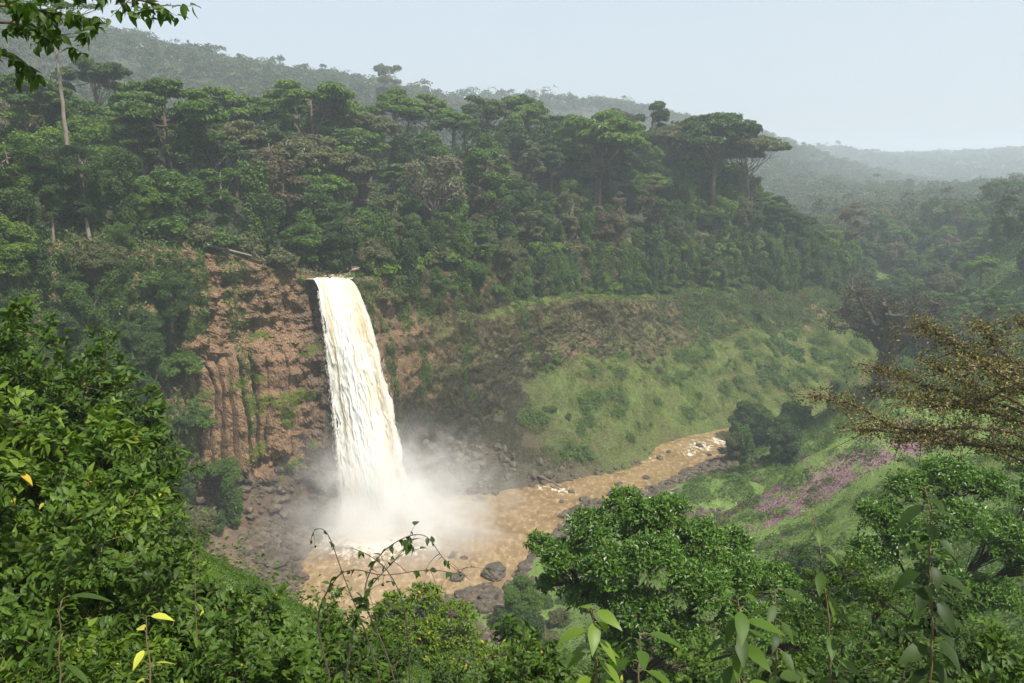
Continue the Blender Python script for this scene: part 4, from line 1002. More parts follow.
# ------------------------------------------------------------------ ground cover (nobody could count it)
def scatter(name, C, Nn, L, ratio, mat, seed, label, cat, axis=None, droop=0, lvar=(.6, 1.4)):
    rng = np.random.default_rng(seed); A = nrm(np.cross(Nn, rand_dirs(rng, len(C))))
    if axis is not None: A = nrm(A*.55+np.asarray(axis))
    N2 = nrm(Nn+rng.normal(0, .35, Nn.shape)); l = L*rng.uniform(*lvar, len(C))
    V, F = leaf_simple(C, A, N2, l, l*ratio)
    o = link(name, mesh(name, V, F, M[mat])); tag(o, label, cat, kind='stuff'); return o
def wall_sample(n, seed, weight):
    """random points on the wall grid, area weighted"""
    rng = np.random.default_rng(seed); A = WP[:-1, :-1]; B = WP[1:, :-1]; C = WP[:-1, 1:]; cr = np.cross(B-A, C-A); ar = np.linalg.norm(cr, axis=-1)
    w_ = (ar*weight[:-1, :-1]).ravel(); w_ = np.clip(w_, 0, None); cs = np.cumsum(w_); idx = np.searchsorted(cs, rng.random(n)*cs[-1]); idx = np.clip(idx, 0, len(cs)-1)
    i, j = np.unravel_index(idx, ar.shape); u, v = rng.random((2, n, 1)); P = A[i, j]+(B-A)[i, j]*u+(C-A)[i, j]*v
    nn = nrm(cr)[i, j]; nn = np.where((nn*np.concatenate([rim_out(WS[i, j]), np.full((n, 1), .5)], -1)).sum(-1, keepdims=True) < 0, -nn, nn)
    return P, nn
vis = np.clip((WS-sl0+20)/20, 0, 1)*np.clip((s1+120-WS)/20, 0, 1)
rightm = np.clip((WS-S_FALL-30)/20, 0, 1)
P, nn = wall_sample(150000, 1, (WG > .35)*1.0*vis*rightm)
scatter('meadow_grass', P, nrm(nn+np.array([0, 0, .8])), .55, .35, 'grass', 1, 'light green grass covering the talus slope under the gorge wall', 'grass', axis=(0, 0, .55))
bn = fbm(WP/7., 3)
P, nn = wall_sample(70000, 22, ((WT < 4.6) & (bn > -.05))*1.0*vis*rightm*(WP[..., 2] > 4)*(WG > .2))
scatter('talus_herbs', P+nn*np.random.default_rng(44).random((len(P), 1))*.6, nrm(nn+np.array([0, 0, .6])), .6, .5, 'herb', 21, 'taller light green herbs spread over the grassy talus', 'herbs')
P, nn = wall_sample(45000, 2, ((WT < 4.6) & (bn > .22))*1.0*vis*rightm*(WP[..., 2] > 4)*(WG > .2))
h = np.random.default_rng(4).random((len(P), 1))**.5*2.6*np.clip(fbm(P/3.)[:, None]+.6, .1, 1.4)
scatter('talus_scrub', P+nn*h, nrm(nn+np.array([0, 0, .6])), .7, .6, 'vine', 2, 'darker green scrub in patches on the grassy talus', 'scrub')
# vines down the walls, in ragged curtains
cur = fbm(np.stack([WS/5., WP[..., 2]/40., WS*0+1], -1), 4)
rimd = np.clip((WP[..., 2]-WP[..., 2].max(0)[None]*0-40)/38, 0, 1)
far_r = np.clip((WS-s_at(60, 368))/40, 0, 1)
leftc = np.clip((s_at(-93, 223)-WS)/6, 0, 1)
vine_w = ((cur+(WT-6)*.10+far_r*.95+leftc*.8-.16 > 0) & (WT > 3.2) & (WT < 10.5))*1.0*vis*(1-np.exp(-((WS-S_FALL)/9)**2))*(np.clip(1-np.exp(-((WS-(S_FALL-17))/15)**4), 0, 1)*1.0+.05)
P, nn = wall_sample(300000, 3, vine_w)
h = np.random.default_rng(5).random((len(P), 1))*1.7*np.clip(.5+vnoise(P/np.array([2.2, 2.2, 7.]))[:, None], .05, 1.5)
scatter('hanging_vines', P+nn*h, nrm(nn+np.array([0, 0, .35])), .75, .5, 'vine', 3, 'green vines hanging in ragged curtains over the gorge walls', 'vines', axis=(0, 0, -.5))
P, nn = wall_sample(200000, 6, ((WT > 3) & (WT < 9.8) & (bn < .3))*1.0*vis*rightm)
scatter('dry_wall_growth', P+nn*np.random.default_rng(6).random((len(P), 1))*.8*np.clip(.5+vnoise(P/np.array([1.6,1.6,4.]))[:, None],.1,1.4), nrm(nn+np.array([0, 0, .3])), .6, .4, 'drygrass', 6, 'brown dry growth clinging to the wall right of the falls', 'dry plants', axis=(0, 0, -.4))
P, nn = wall_sample(7000, 7, ((WT > 2.6) & (WT < 9.5) & (bn > .3))*1.0*np.exp(-((WS-(S_FALL-18))/16)**4))
scatter('cliff_tufts', P+nn*.3, nrm(nn+np.array([0, 0, .5])), .5, .5, 'grass', 7, 'small green tufts growing on the ledges of the brown cliff', 'tufts')
P, nn = wall_sample(42000, 8, ((WT < 4.2) & (WS > S_FALL+16) & (WS < S_FALL+95) & (WG < .5) & (bn > -.2) & (WP[..., 2] > 2))*1.0)
scatter('bank_growth', P+nn*np.random.default_rng(8).random((len(P), 1))*.9*np.clip(.5+fbm(P/3.)[:, None], .05, 1.3), nrm(nn+np.array([0, 0, .4])), .5, .5, 'twiggy', 8, 'dusky wet growth over the dark bank right of the falls', 'plants', axis=(0, 0, -.1))
# undergrowth of the plateau and of the near slope
def field(n, x0, x1, y0, y1, fz, seed, cond):
    rng = np.random.default_rng(seed); X = rng.uniform(x0, x1, n); Y = rng.uniform(y0, y1, n); Z = fz(X, Y)
    e = .8; nx = -(fz(X+e, Y)-Z)/e; ny = -(fz(X, Y+e)-Z)/e; nn = nrm(np.stack([nx, ny, np.ones(n)], -1)); P = np.stack([X, Y, Z], -1)
    px, py, dp = proj(P); k = (px > -80) & (px < 1104) & (py > -60) & (py < 760) & (dp > 0) & cond(X, Y, Z, P); return P[k], nn[k]
P, nn = field(200000, -230, 250, 60, 560, Fz, 31, lambda X, Y, Z, P: ~inpoly(X, Y, GORGE))
h = np.random.default_rng(7).random((len(P), 1))*3.5*np.clip(.55+fbm(P/6.)[:, None], .1, 1.4)
scatter('forest_undergrowth', P+np.array([0, 0, 1])*h, nrm(nn+rand_dirs(np.random.default_rng(3), len(P))*.6), 1.1, .6, 'dark', 31, 'dense undergrowth filling the forest below the crowns', 'undergrowth')
P, nn = field(420000, 25, 250, 110, 330, Nz, 32, lambda X, Y, Z, P: (Z > 3))
pm = purple_mask(P[:, 0], P[:, 1])+np.random.default_rng(8).normal(0, .12, len(P))
sc_ = fbm(P/5., 4)*1.2+np.clip((P[:, 1]-235)/40, 0, 1)*.3+.04
g1 = (pm < .45) & (sc_ < .25)
rr = np.random.default_rng(9)
k = g1 & (rr.random(len(P)) < .5)
scatter('slope_grass', P[k], nrm(nn[k]+np.array([0, 0, .3])), .5, .3, 'grass', 33, 'grass covering the open hillside right of the river', 'grass', axis=(0, 0, .7))
k = (pm > .42) & (rr.random(len(P)) < .75)
scatter('purple_flowers', P[k]+np.array([0, 0, 1])*rr.random((k.sum(), 1))*1.6*np.clip(.4+fbm(P[k]/2.5)[:, None]*1.2, .1, 1.3), nn[k], .42, .6, 'purple', 34, 'purple flowering plants in a band across the right hillside', 'flowers', axis=(0, 0, .5))
k = (sc_ > .1) & (rr.random(len(P)) < .5) & (pm < .6)
scatter('hillside_herbs', P[k]+np.array([0, 0, 1])*rr.random((k.sum(), 1))*.9, nrm(nn[k]+rand_dirs(rr, k.sum())*.4), .5, .5, 'herb', 37, 'light green herbs over the right hillside', 'herbs')
k = (sc_ > .24)
scatter('hillside_scrub', P[k]+np.array([0, 0, 1])*(rr.random((k.sum(), 1))**.8*2.6*np.clip((sc_[k]-.15)*3, .1, 1)[:, None]), nrm(nn[k]+rand_dirs(rr, k.sum())*.5), .6, .6, 'mid', 35, 'green scrub in thickets over the right hillside', 'scrub')
P, nn = field(420000, -130, 130, 30, 200, Nz, 36, lambda X, Y, Z, P: (Z > 5) & ((X < 28) | (Y < 125)) & (np.random.default_rng(1).random(len(X)) < .25+.75*(Y < 110)))
h = rr.random((len(P), 1))*2.0*np.clip(.6+fbm(P/4.)[:, None], .1, 1.4)
P0, n0 = field(260000, -30, 30, 2, 32, Nz, 40, lambda X, Y, Z, P: (np.hypot(X, Y) > 4))
scatter('low_ground_plants', P0+np.array([0, 0, 1])*rr.random((len(P0), 1))*.35, nrm(rand_dirs(rr, len(P0))*.6+np.array([0, 0, .8])), .09, .5, 'near', 41, 'small leafy plants covering the ground at the viewpoint', 'ground cover')
nr = P[:, 1] < 60; q = P[nr]; q = np.repeat(q, 2, 0); q = q+rr.normal(0, .5, q.shape)*np.array([1, 1, .2])
scatter('near_undergrowth', q+np.array([0, 0, 1])*rr.random((len(q), 1))*1.2, nrm(rand_dirs(rr, len(q))*.6+np.array([0, 0, .8])), .24, .5, 'near', 39, 'leafy ground growth between the shrubs below the viewpoint', 'undergrowth')
P, nn, h = P[~nr], nn[~nr], h[~nr]
scatter('slope_undergrowth', P+np.array([0, 0, 1])*h, nrm(nn+rand_dirs(rr, len(P))*.6), .5, .55, 'mid', 36, 'undergrowth covering the steep slope below the viewpoint', 'undergrowth')

P, nn = field(150000, 110, 370, 255, 650, Nz, 38, lambda X, Y, Z, P: inpoly(X, Y, GORGE) & ((proj(P)[1] < 400) | (X > 170)))
h = rr.random((len(P), 1))*4.5*np.clip(.55+fbm(P/8.)[:, None], .1, 1.4)
scatter('valley_undergrowth', P+np.array([0, 0, 1])*h, nrm(nn+rand_dirs(rr, len(P))*.6), 1.0, .6, 'dark', 38, 'undergrowth between the trees of the right valley', 'undergrowth')

# ------------------------------------------------------------------ far forest (reads as one mass)
def far_forest(name, label, n, x0, x1, y0, y1, R, leaf, per, seed, cond=None):
    R *= 1.15
    rng = np.random.default_rng(seed); X = rng.uniform(x0, x1, n); Y = rng.uniform(y0, y1, n); kk = far_k(Y); X = X*kk; Y = Y*kk; Z = Fz(X, Y); P = np.stack([X, Y, Z], -1); px, py, dp = proj(P)
    k = (px > -120) & (px < 1144) & (py < 420) & (dp > 0)
    if cond is not None: k &= cond(X, Y, Z)
    P = P[k]; m = len(P); Rr = R*rng.uniform(.5, 1.5, m); H = rng.uniform(13, 25, m)*(1+.35*(rng.random(m) > .93))
    d = rand_dirs(rng, m*per).reshape(m, per, 3); d[..., 2] = np.abs(d[..., 2])-.25*rng.random((m, per))
    sub = rng.normal(0, .42, (m, 6, 3)); sub[..., 2] = np.abs(sub[..., 2])*.6-.2; which = rng.integers(0, 6, (m, per)); off = sub[np.arange(m)[:, None], which]*Rr[:, None, None]
    rad = Rr[:, None]*(1+.35*vnoise(d*2.3+P[:, None]/7.))*rng.uniform(.7, 1, (m, per)); flat = rng.uniform(.45, .95, (m, 1, 1))
    C = P[:, None]+np.stack([0*H, 0*H, H-Rr*.6], -1)[:, None]+off+d*(rad*.55)[..., None]*np.concatenate([np.ones((m, 1, 2)), flat], -1)
    # trailing growth below the crown so that the wood closes up
    low = rng.random((m, per)) < .25; C[..., 2] -= low*rng.random((m, per))*H[:, None]*.7
    C = C.reshape(-1, 3); nn = nrm(d.reshape(-1, 3)+np.array([0, 0, .6])+rng.normal(0, .4, (len(C), 3))); A = nrm(np.cross(nn, rand_dirs(rng, len(C)))); l = leaf*rng.uniform(.6, 1.4, len(C))
    V, F = leaf_simple(C, A, nn, l, l*.7)
    o = link(name, mesh(name, V, F, M['far'])); tag(o, label, 'forest', kind='stuff'); print(name, m, len(C))
def behind(X, Y, Z):
    return ~((X > 118) & (X < 362) & (Y < 640))
far_forest('hill_forest', 'distant forest covering the hill behind the wooded ridge', 4600, -820, 200, 420, 985, 7.6, 2.3, 170, 51, lambda X, Y, Z: behind(X, Y, Z) & (Y > 450-.1*X))
far_forest('valley_forest', 'hazy forest filling the far part of the right valley', 3800, 120, 900, 420, 1150, 7.5, 2.3, 150, 52, behind)
far_forest('distant_ridge_forest', 'faded forest on the long ridge beyond the valley', 4200, -350, 1300, 800, 1500, 9.5, 3.6, 110, 53)
far_forest('horizon_forest', 'faintest forest on the farthest hills under the sky', 4200, 300, 2300, 1400, 2500, 12, 6., 80, 54)

# ------------------------------------------------------------------ near plants
def near_bush(name, seed, R, H, nstem, nleaf, L, mat, ratio=.5, broad=True, droop=.35, clump=.28, stemr=.02, barkm='stem'):
    """shrub: branching stems carrying leaf sprays; returns root with children stems, foliage"""
    rng = np.random.default_rng(seed); tb = Tubes(); tips = []
    for k in range(nstem):
        a = rng.uniform(0, 6.28); q = math.sqrt(rng.random())*R; e = np.array([q*math.cos(a), q*math.sin(a), H*(1-.45*(q/R)**2)*rng.uniform(.65, 1.05)])
        s = np.array([e[0]*.12, e[1]*.12, -.3]); P = wob(bez(s, (e[0]*.35, e[1]*.35, e[2]*.6), e, 9), rng, .03*R); tb.add(P, np.linspace(stemr, stemr*.25, 9), 5)
        for t in range(7):
            j = rng.integers(3, 9); d = rand_dirs(rng, 1)[0]; d[2] = abs(d[2])*.6; e2 = P[j]+d*R*rng.uniform(.15, .38); Q = bez(P[j], (P[j]+e2)/2+np.array([0, 0, .05*R]), e2, 5)
            tb.add(Q, np.linspace(stemr*.4, stemr*.12, 5), 4); tips.append(Q)
        tips.append(P[4:])
    # leaves alternate along every twig
    per = max(4, nleaf//len(tips)); C = []; A = []
    for Q in tips:
        t = rng.random(per)**.7*(len(Q)-1); i = np.minimum(t.astype(int), len(Q)-2); f = (t-i)[:, None]; c = Q[i]*(1-f)+Q[i+1]*f; ax = nrm(Q[i+1]-Q[i])
        out = rand_dirs(rng, per); out = nrm(out-ax*(out*ax).sum(-1, keepdims=True)); C.append(c+rng.normal(0, clump*.25, c.shape)*np.array([1, 1, .6])); A.append(nrm(out*.9+ax*.5+np.array([0, 0, .1])))
    C = np.concatenate(C); A = np.concatenate(A); up = nrm(np.array([.15, -.25, 1.])+rng.normal(0, .38, C.shape)); up = nrm(up-A*(up*A).sum(-1, keepdims=True))
    l = L*rng.uniform(.55, 1.3, len(C))
    V, F = (leaf_broad(C, A, up, l, l*ratio, rng.uniform(droop*.4, droop*1.5, len(C))) if broad else leaf_simple(C, A, up, l, l*ratio))
    root = empty(name, (0, 0, -400)); link('stems', tb.mesh('stems', M[barkm]), root); link('foliage', mesh('foliage', V, F, M[mat], broad), root)
    return root
def big_tree(name, label, base, H, blobs, leafL, per, mat, bark, seed, lean=(0, 0), broad=False, trunk_r=.28, flat=.8):
    """near tree: forked trunk, curved limbs to every crown blob, leaf rosettes at the twig ends. blobs in local coords: (x,y,z,r)"""
    rng = np.random.default_rng(seed); root = empty(name, base); tb = Tubes(); fork = np.array([lean[0], lean[1], H*.42])
    tb.add(wob(bez((0, 0, -1), (lean[0]*.3, lean[1]*.3, H*.2), fork, 9), rng, .05), np.linspace(trunk_r, trunk_r*.7, 9), 10)
    C = []; A = []; U = []
    bl = [np.array(b_[:3]) for b_ in blobs]; prim = [0]
    while len(prim) < min(7, len(bl)):
        dmin = [min(np.linalg.norm(q-bl[p]) for p in prim) for q in bl]; prim.append(int(np.argmax(dmin)))
    PP = {}
    for p in prim:
        c = bl[p]; mid = fork*.55+c*.45+np.array([0, 0, .12*np.linalg.norm(c-fork)])+rng.normal(0, .3, 3); P = wob(bez(fork, mid, c, 11), rng, .13); PP[p] = P; tb.add(P, np.linspace(trunk_r*.55, trunk_r*.12, 11), 7)
    for bi, (x, y, z, r) in enumerate(blobs):
        c = bl[bi]
        if bi in PP: P = PP[bi][-9:]
        else:
            allp = np.concatenate([q[3:] for q in PP.values()]); a_ = allp[np.argmin(np.linalg.norm(allp-c, axis=1))]
            P = wob(bez(a_, (a_+c)/2+np.array([0, 0, -.2*r]), c, 9), rng, .07); tb.add(P, np.linspace(trunk_r*.26, trunk_r*.1, 9), 6)
        r = r*1.12; nt = int(44*r*r)+14
        for t in range(nt):
            d = rand_dirs(rng, 1)[0]
            if d[2] < -.35: d[2] *= -1
            e = c+d*np.array([1, 1, flat])*r*rng.uniform(.6, 1.05); j = rng.integers(4, 9); Q = bez(P[j], (P[j]*.4+c*.6+e)/2+rng.normal(0, .12*r, 3), e, 5); tb.add(Q, np.linspace(trunk_r*.10, trunk_r*.03, 5), 4)
            n = per; dd = rand_dirs(rng, n); ax = nrm(Q[-1]-Q[-2]); cc = e+rand_dirs(rng, n)*rng.random((n, 1))**.5*r*.26*np.array([1, 1, .6])
            C.append(cc); A.append(nrm(dd*.85+ax*.5+np.array([0, 0, .1]))); U.append(nrm(d*.55+np.array([0, 0, .75])+rng.normal(0, .3, (n, 3))))
    C = np.concatenate(C); A = np.concatenate(A); U = np.concatenate(U); U = nrm(U-A*(U*A).sum(-1, keepdims=True)); l = leafL*rng.uniform(.6, 1.3, len(C))
    V, F = leaf_broad(C, A, U, l, l*.5, .25) if broad else leaf_simple(C, A, U, l, l*.52)
    link('trunk', tb.mesh('trunk', M[bark]), root); link('crown', mesh('crown', V, F, M[mat]), root); tag(root, label, 'tree'); print(name, len(C)); return root
def blobs_from_px(base, Y, L):
    """crown masses given where they are seen: px, py, depth offset, radius"""
    out = []
    for (px, py, dy, r) in L:
        p = at(px, py, Y+dy)-np.asarray(base); out.append((p[0], p[1], p[2], r))
    return out
def ground(px, Y): x = (px-512)/FPX*Y*1.1; return np.array([x, Y, float(Nz(np.array([x]), np.array([float(Y)]))[0])])
b = ground(640, 46.); b[0] = 7.5
L = [(560, 560, 0, 1.25), (590, 530, .5, 1.35), (625, 508, 1, 1.3), (665, 515, 1, 1.35), (700, 540, .5, 1.35), (735, 575, 0, 1.4), (610, 570, -2, 1.5), (655, 560, -2.5, 1.6), (700, 590, -2, 1.6), (640, 610, -2.5, 1.6), (590, 600, -1, 1.2), (745, 625, -1.5, 1.6), (685, 640, -2.5, 1.6), (540, 545, 1.5, .8),
     (640, 530, 3.5, 1.5), (690, 555, 4, 1.6), (600, 560, 3.5, 1.4), (790, 620, 0, 1.6), (775, 585, 2, 1.4), (820, 650, 0, 1.5), (620, 650, -2, 1.4), (730, 545, 3.5, 1.3), (555, 585, 1, .9)]
big_tree('broadleaf_tree', 'large round green tree in front of the river, low in the middle', b, 10, blobs_from_px(b, 46., L), .30, 13, 'tree_green', 'darkbark', 3)
b = ground(425, 34.)
L = [(395, 610, 0, .8), (425, 602, .5, .85), (455, 618, 0, .85), (380, 640, -.5, .9), (420, 640, -1.2, 1.0), (465, 648, -.5, 1.), (440, 670, -1.2, 1.1), (395, 672, -1, 1.1), (500, 665, 0, .9), (350, 660, 0, .8)]
big_tree('small_round_tree', 'light green small round tree below the foot of the pool', b, 7, blobs_from_px(b, 34., L), .2, 13, 'near_lime', 'bark', 4, trunk_r=.16)
b = ground(930, 52.)
L = [(880, 520, 0, 1.5), (910, 492, 1, 1.5), (950, 478, 1, 1.5), (990, 490, 1, 1.5), (870, 560, -1.5, 1.5), (915, 545, -2, 1.7), (960, 525, -2, 1.7), (1005, 540, -2, 1.7), (940, 585, -2.5, 1.6), (990, 600, -2.5, 1.7), (1040, 560, -1, 1.8), (1050, 500, 1, 1.7), (860, 600, -1, 1.2), (1030, 470, 2, 1.3)]
big_tree('spreading_green_tree', 'spreading green tree below the purple hillside at the right', b, 11, blobs_from_px(b, 52., L), .30, 13, 'tree_green', 'darkbark', 5)
b = ground(860, 36.)
L = [(820, 590, 0, .95), (850, 575, 0, .95), (885, 600, 0, 1.0), (800, 625, -.5, 1.0), (840, 630, -1, 1.1), (885, 645, -1, 1.1), (930, 640, -.5, 1.1), (975, 650, -.5, 1.2), (1015, 660, 0, 1.2), (860, 680, -1.5, 1.2), (920, 690, -1.5, 1.2), (800, 680, -1, 1.2), (985, 700, -1, 1.2)]
big_tree('leafy_green_tree', 'light green leafy tree filling the lower right below the spreading tree', b, 8, blobs_from_px(b, 36., L), .21, 13, 'near', 'darkbark', 6, trunk_r=.18)

# shrubs of the left-hand mass and of the bottom edge
NB = [near_bush('leafy_shrub', 41, 1.9, 3.15, 20, 5600, .17, 'near'), near_bush('leafy_shrub', 42, 1.7, 3.6, 15, 5200, .16, 'near_dark', ratio=.42), near_bush('leafy_shrub', 43, 1.8, 2.8, 15, 4600, .2, 'near_lime', ratio=.5), near_bush('leafy_shrub', 44, 2.0, 3.4, 16, 6400, .13, 'near', ratio=.42)]
usedb = set()
def put_bush(k, px, pytop, Y, hs, label, group='shrubs on the bank around the viewpoint', rz=None, wide=1.0, cat='shrub'):
    """the shrub's top is seen at (px, pytop); its foot reaches the ground below"""
    p = at(px, pytop, Y); g = float(Nz(np.array([p[0]]), np.array([p[1]]))[0]); Hh = [3.2, 3.6, 2.8, 3.4][k]; sc = max(hs, (p[2]-g)/Hh) if (p[2]-g)/Hh < hs*1.35 else hs
    o = NB[k] if k not in usedb else copy_tree(NB[k]); usedb.add(k)
    o.location = (p[0], p[1], p[2]-Hh*sc*.97); o.scale = (sc*wide, sc*wide, sc); o.rotation_euler = (0, 0, rz if rz is not None else (px*7+Y*3) % 6.28); tag(o, label, cat, group)
B = [(0, -10, 300, 27, 1.6, 'pale-tipped shrub at the left frame edge below the hanging forest'), (3, 45, 330, 26, 1.5, 'bushy green shrub at the top of the left thicket'), (0, 95, 375, 25, 1.4, 'shrub on the upper right shoulder of the left thicket'), (1, 130, 405, 23, 1.3, 'dark narrow-leaved shrub at the right shoulder of the left thicket'),
     (2, 20, 390, 19, 1.2, 'bright green shrub high on the left frame edge'), (0, 75, 425, 19, 1.2, 'glossy green shrub in the middle of the left thicket'), (1, 138, 480, 19, 1.1, 'dark narrow-leaved shrub at the right edge of the left thicket'), (3, 115, 460, 18, 1.1, 'small-leaved shrub below the middle of the left thicket'),
     (0, 15, 455, 14, 1.0, 'glossy green shrub on the left edge at mid height'), (2, 70, 490, 14, .95, 'bright yellow-green shrub low in the left thicket'), (3, 130, 520, 14.5, .95, 'small-leaved shrub at the foot of the left thicket'), (2, 160, 556, 15, .8, 'fresh green shrub beside the brown slope left of the pool'),
     (3, 20, 540, 10, .85, 'small-leaved shrub at the left edge near the bottom'), (0, 75, 560, 10.5, .8, 'glossy shrub left of the yellow-leaved plant'), (1, 140, 575, 11, .8, 'dark shrub behind the yellow-leaved plant'), (0, 205, 590, 11.5, .8, 'glossy green shrub right of the yellow-leaved plant'),
     (3, 260, 600, 12, .8, 'small-leaved shrub below the dark boulder at the pool'), (0, 310, 625, 13, .75, 'glossy shrub under the left arching vine'), (1, 345, 645, 12, .7, 'dark shrub between the arching vines and the small round tree'),
     (3, 10, 620, 7, .7, 'lowest small-leaved shrub in the left corner'), (2, 95, 640, 7.5, .6, 'low fresh green shrub at the bottom left'), (3, 185, 640, 8, .65, 'low small-leaved shrub at the bottom left of centre'), (0, 265, 650, 9, .6, 'low glossy shrub at the bottom edge below the boulder'),
     (1, 400, 670, 10, .6, 'low dark shrub at the bottom edge below the round tree'), (3, 490, 655, 12, .7, 'small-leaved shrub between the two round trees'), (0, 535, 640, 13, .7, 'glossy shrub under the left side of the large round tree'), (1, 590, 675, 10, .7, 'dark shrub at the bottom edge under the large round tree'),
     (3, 660, 665, 11, .75, 'small-leaved shrub at the bottom centre right'), (1, 745, 660, 11, .75, 'dark shrub at the bottom edge right of the large round tree'), (3, 830, 665, 11, .75, 'small-leaved shrub at the bottom edge under the leafy tree'), (1, 915, 650, 10, .8, 'dark shrub behind the tall broad-leaved sapling'), (0, 1000, 640, 11, .8, 'glossy shrub in the lower right corner'),
     (1, 960, 590, 14, .8, 'dark-leaved shrub right of the tall broad-leaved sapling')]
for (k, px, py, Y, hs, lb) in B: put_bush(k, px, py, Y, hs, lb)

def sapling(name, label, px, pyt, pyb, Y, L, n, mat, seed, lean=0., cat='sapling', ratio=.42, tipw=1.0):
    """one upright shoot with large drooping leaves on short stalks"""
    rng = np.random.default_rng(seed); top = at(px, pyt, Y); bot = at(px+lean, max(pyb, 700), Y); base = bot.copy(); base[2] -= .3
    root = empty(name, base); tb = Tubes(); P = wob(bez((0, 0, 0), (lean*-.0005, 0, (top[2]-base[2])*.5), top-base, 14), rng, .008*L/.2); tb.add(P, np.linspace(.011, .003, 14)*max(1, L*3), 6)
    C = []; A = []
    for k in range(n):
        t = 1-(k/n)*.85; i = t*(len(P)-1); j = min(int(i), len(P)-2); c = P[j]*(1-(i-j))+P[j+1]*(i-j); a = k*2.4+rng.normal(0, .3); d = np.array([math.cos(a), math.sin(a), rng.uniform(.0, .5)]); d = nrm(d)
        e = c+d*L*.25; tb.add(np.stack([c, (c+e)/2+np.array([0, 0, .01]), e]), [.004, .003, .002], 4); C.append(e); A.append(nrm(d+np.array([0, 0, -.25-.5*rng.random()])))
    C = np.array(C); A = np.array(A); U = nrm(np.array([0, 0, 1.])+rng.normal(0, .2, C.shape)); U = nrm(U-A*(U*A).sum(-1, keepdims=True)); l = L*rng.uniform(.65, 1.2, n)*tipw
    V, F = leaf_broad(C, A, U, l, l*ratio, rng.uniform(.1, .5, n), .12)
    link('stem', tb.mesh('stem', M['stem']), root); link('leaves', mesh('leaves', V, F, M[mat], True), root); tag(root, label, cat, 'broad-leaved saplings in the foreground'); return root
sapling('broadleaf_sapling', 'tall broad-leaved sapling with a dark red stem near the right edge', 925, 488, 700, 4.6, .2, 46, 'near_dark', 1, 5)
sapling('broadleaf_sapling', 'broad-leaved sapling left of the tallest one', 812, 512, 700, 5.0, .17, 24, 'near', 2, 20)
sapling('broadleaf_sapling', 'bright drooping sapling at the bottom below the large round tree', 592, 610, 720, 3.9, .17, 26, 'near_lime', 3, 5)
sapling('broadleaf_sapling', 'low broad-leaved sapling at the bottom right of centre', 738, 600, 720, 4.2, .19, 34, 'near', 4, 0)
sapling('broadleaf_sapling', 'small dark sapling between the two taller right-hand saplings', 775, 590, 720, 4.4, .18, 26, 'near_dark', 5, 0)
sapling('broadleaf_sapling', 'small bright sapling just right of the drooping one', 640, 635, 720, 4.0, .2, 16, 'near', 6, 0)
sapling('yellow_leaved_plant', 'yellow-leaved plant low at the bottom left', 146, 618, 720, 4.8, .15, 8, 'yellow', 7, 10)
sapling('slender_sapling', 'slender light green sapling against the brown slope left of the pool', 197, 512, 600, 9.0, .16, 10, 'near_lime', 8, 3)
sapling('fern_sapling', 'low dark long-leaved plant at the lower left', 62, 600, 720, 5.5, .3, 10, 'near_dark', 9, 0, ratio=.2)

# arching vines in front of the pool
def arch(name, label, pts, Y, seed, nl, mat='near_dark', r=.007, L=.06):
    rng = np.random.default_rng(seed); W_ = np.array([at(px, py, Y+dy) for px, py, dy in pts]); C_ = catmull(W_, 8); base = W_[0]; root = empty(name, base); tb = Tubes(); tb.add(C_-base, np.linspace(r, r*.3, len(C_)), 5)
    C = []; A = []
    for k in range(nl):
        i = rng.integers(len(C_)//5, len(C_)-1); c = C_[i]-base; d = rand_dirs(rng, 1)[0]; C.append(c); A.append(nrm(d+np.array([0, 0, -.4])))
    for k in range(max(2, nl//6)):
        i = rng.integers(len(C_)//3, len(C_)-2); c = C_[i]-base; e = c+rand_dirs(rng, 1)[0]*.22; tb.add(bez(c, (c+e)/2+np.array([0, 0, .04]), e, 5), np.linspace(r*.4, r*.15, 5), 4)
        C.append(e); A.append(nrm(e-c))
    C = np.array(C); A = np.array(A); U = nrm(np.array([0, 0, 1.])+rng.normal(0, .4, C.shape)); l = L*rng.uniform(.6, 1.2, len(C)); V, F = leaf_broad(C, A, nrm(U-A*(U*A).sum(-1, keepdims=True)), l, l*.55)
    link('stem', tb.mesh('stem', M['darkbark']), root); link('leaves', mesh('leaves', V, F, M[mat], True), root); tag(root, label, 'vine', 'arching vines in front of the pool')
arch('arching_vine', 'longest arching vine stem rising from the small round tree', [(400, 700, 0), (385, 650, 0), (365, 600, 0), (375, 562, .1), (400, 540, .1), (425, 536, .1), (445, 560, .2), (470, 580, .2)], 5.5, 1, 30)
arch('arching_vine', 'vine stem arching left and curling over before the boulder', [(385, 700, .3), (368, 640, .3), (345, 580, .3), (328, 535, .3), (315, 530, .3), (310, 545, .3)], 5.8, 2, 12)
arch('arching_vine', 'vine with small dark leaves hanging in front of the pool', [(330, 680, .1), (318, 620, .1), (335, 580, 0), (355, 570, 0), (385, 575, 0), (430, 570, 0), (468, 576, 0)], 5.2, 3, 26)
arch('arching_vine', 'dark leafy vine stem standing straight between the arching ones', [(345, 680, .2), (352, 640, .2), (358, 610, .2), (372, 585, .2), (395, 560, .2), (412, 540, .2)], 5.0, 4, 34, L=.08)
arch('arching_vine', 'short thin vine shoot right of the other arching vines', [(410, 690, .2), (408, 640, .2), (402, 600, .2), (388, 572, .2), (370, 556, .2), (352, 548, .2)], 5.4, 5, 10)

